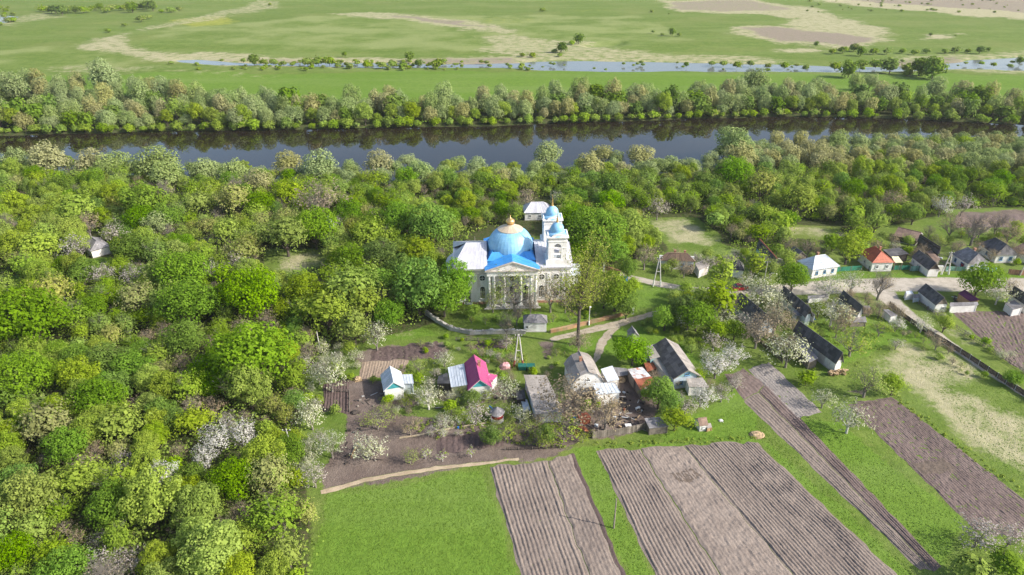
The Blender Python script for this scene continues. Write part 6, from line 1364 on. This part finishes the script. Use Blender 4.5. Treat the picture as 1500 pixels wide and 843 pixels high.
clumps('undergrowth', 'dark green shrubs under the far bank willows', 'undergrowth', [[(-100,196),(250,189),(500,185),(750,179),(1000,171),(1150,167),(1300,170),(1500,179),(1650,188),(1650,160),(1150,150),(600,156),(300,158),(-100,140)]], [1500], (1.5, 3.2), .9, LM['dark'], 12, 3)
# rough weeds round the gardens and fields
NOF = []
clumps('weeds', 'tall green weeds along the field edges and in the gardens', 'weeds', [[(585,625),(640,610),(760,600),(740,625),(640,645)], [(840,650),(1110,640),(1108,647),(875,657)], [(1300,580),(1312,578),(1560,760),(1540,762)], [(1000,440),(1080,440),(1060,520),(960,480)], [(560,545),(640,520),(650,560),(600,600)], [(1160,470),(1300,450),(1330,500),(1240,560)], [(870,405),(940,420),(930,450),(900,450)], [(745,590),(830,610),(830,660),(740,650)], [(690,498),(760,498),(780,545),(700,530)]],
       [160, 60, 70, 260, 160, 160, 70, 200, 240], (.08, .6), .18, LM['fresh'], 12, 4)
# grass tufts on the open lawns nearest the camera
clumps('grass_tufts', 'tufts of uneven meadow grass on the green plots', 'grass', [[(474,724),(710,683),(760,860),(450,860)], [(845,662),(874,660),(962,860),(928,860)], [(1168,616),(1235,625),(1410,765),(1395,825),(1375,825)], [(1115,650),(1135,640),(1360,860),(1338,860)], [(960,640),(1100,590),(1130,645),(880,655)], [(1330,520),(1430,520),(1560,640),(1560,760),(1440,660)], [(560,480),(640,476),(690,495),(600,500)]],
       [3800, 600, 1000, 600, 700, 1400, 300], (.02, .10), .12, LM['blade'], 5, 5, upn=3.)
LAND = [(375,520,'the big round maple by the upper pole'),(430,650,'the leaning concrete pole'),(470,503,'the thin pole at the wood edge'),(236,695,'the bright white cherry'),(320,650,'the pair of white cherries'),(135,350,'the lilac roof in the left wood'),(485,325,'the hidden cottage left of the church'),
 (10,415,'the small lawn at the left edge'),(150,385,'the small lawn below the lilac roof'),(430,380,'the dry clearing in the left wood'),(0,843,'the bottom left corner'),(0,700,'the left edge low down'),(0,560,'the left edge halfway down'),(0,300,'the left edge below the river'),(250,843,'the bottom edge under the white cherry'),
 (440,843,'the lower left corner of the green meadow'),(475,720,'the end of the dirt path'),(571,560,'the leftmost cottage'),(668,410,'the apse of the church'),(632,468,'the left end of the churchyard wall'),(540,515,'the dark garden bed'),(575,345,'the dark gap left of the church'),(786,303,'the white cottage behind the church'),
 (815,320,'the bell towers'),(885,400,'the white post right of the church'),(995,350,'the dry clearing behind the brown roof'),(1190,338,'the small dry clearing'),(985,385,'the brown roofed white house'),(1195,385,'the pale blue roofed house'),(1290,375,'the red roofed house'),(1330,350,'the long dark backyard barn'),(1500,300,'the right edge below the river'),
 (0,215,'the left end of the near river bank'),(250,240,'the near bank left of the sky reflection'),(500,250,'the first gap in the near bank trees'),(650,245,'the near bank left of the church dome'),(800,235,'the near bank above the bell towers'),(1000,235,'the bright water gap on the right'),(1150,215,'the near bank at the right bend'),(1300,210,'the near bank at the far right'),(1500,215,'the right end of the near bank'),
 (0,180,'the left end of the far bank'),(200,175,'the tall willows of the far bank'),(400,170,'the far bank at the left third'),(600,160,'the far bank above the hidden cottage'),(750,155,'the far bank straight above the dome'),(900,150,'the far bank above the clearing'),(1100,145,'the pale tall trees of the far bank'),(1250,145,'the far bank at the right third'),(1400,150,'the far bank near the right edge'),(1500,160,'the right end of the far bank'),
 (880,65,'the small meadow pond'),(600,90,'the reed bed on the channel'),(1350,95,'the dark clump on the channel'),(1240,60,'the purple dry oxbow'),(300,90,'the left end of the channel'),(1440,95,'the bright water at the right edge'),(210,25,'the dry stream at the upper left'),(1006,94,'the lone dark tree in the channel'),(45,468,'the big maple at the left edge'),(612,423,'the dense maple left of the apse'),(340,562,'the bare tree below the round maple'),(72,620,'the broad olive tree at lower left'),(190,822,'the grey plums at the bottom edge'),(454,604,'the cream pear at the wood edge'),(300,440,'the two maples amid the left wood'),(120,300,'the willows of the upper left wood'),(1060,320,'the round lime bush by the dry clearing'),(1380,300,'the white cherry at the upper right'),(1430,334,'the bare trees at the upper right'),(1100,255,'the big willow at the river bend'),(560,150,'the far bank left of the dome'),(70,140,'the tall willows at the far left'),(1040,140,'the far bank right of the towers'),(1330,140,'the far bank below the dark clump')]
ORD = ['nearest', 'second nearest', 'third nearest', 'fourth nearest', 'fifth nearest', 'sixth nearest', 'seventh nearest', 'eighth nearest', 'ninth nearest', 'tenth nearest']
def pix(o):
    p = o.location; z = p.y*CP+(CAM_H-2)*SP; return (750+1000*p.x/z, 421.5+1000*((CAM_H-3)*CP-p.y*SP)/z)
def relabel():
    SH = dict(V='mid green airy ash', N='yellow green clumpy alder', M='dense round bright green maple', E='yellow green feathery tree', O='dull olive catkin tree', B='brown budding tree', D='deep green dense tree', L='bright lime green bush', G='grey pink plum tree', W='white blossoming cherry', C='cream blossoming pear', S='silvery green willow', T='tan yellow willow', K='bright green waterline bush', F='dark green tree', J='olive green bush', X='bare grey tree', Z='sparse tree', A='pale apple tree', P='tall green birch')
    byk = {}
    for o, c in TREES: byk.setdefault(c, []).append((o, pix(o)))
    for c, lst in byk.items():
        used = {}
        ranks = [sorted(range(len(lst)), key=lambda i: (lst[i][1][0]-L[0])**2+(2*(lst[i][1][1]-L[1]))**2) for L in LAND]
        best = {}
        for li, rk in enumerate(ranks):
            for k, i in enumerate(rk[:len(ORD)]):
                if 'group' not in lst[i][0] : continue
                if i not in best or k < best[i][0]: best[i] = (k, li)
        for i, (k, li) in best.items():
            lst[i][0]['label'] = SH[c]+', '+ORD[k]+' to '+LAND[li][2]
relabel()
print('scatter counts', c5, c1, c2, c3, c4, len(PLACED))

# ================================================================ HAZE
hz = MB(); hz.bb(-3450, 3450, -75, 4150, -6, 74); hm = bpy.data.materials.new('haze_air'); nt_ = nodes_of(hm)
pv = nt_.nodes.new('ShaderNodeVolumePrincipled'); pv.inputs['Color'].default_value = (.93, .96, 1, 1); pv.inputs['Density'].default_value = .00008; pv.inputs['Anisotropy'].default_value = .2
ov = nt_.nodes.new('ShaderNodeOutputMaterial'); nt_.links.new(pv.outputs[0], ov.inputs['Volume'])
ho = hz.build('haze', [hm]); tag(ho, 'thin pale air haze over the flood meadow', 'haze', kind='stuff')
tot = sum(len(m.polygons)*2 for m in bpy.data.meshes); print('TRIS', tot); print('LEAF', {k: len(v[0][0][1].polygons) for k, v in PROTO.items()})
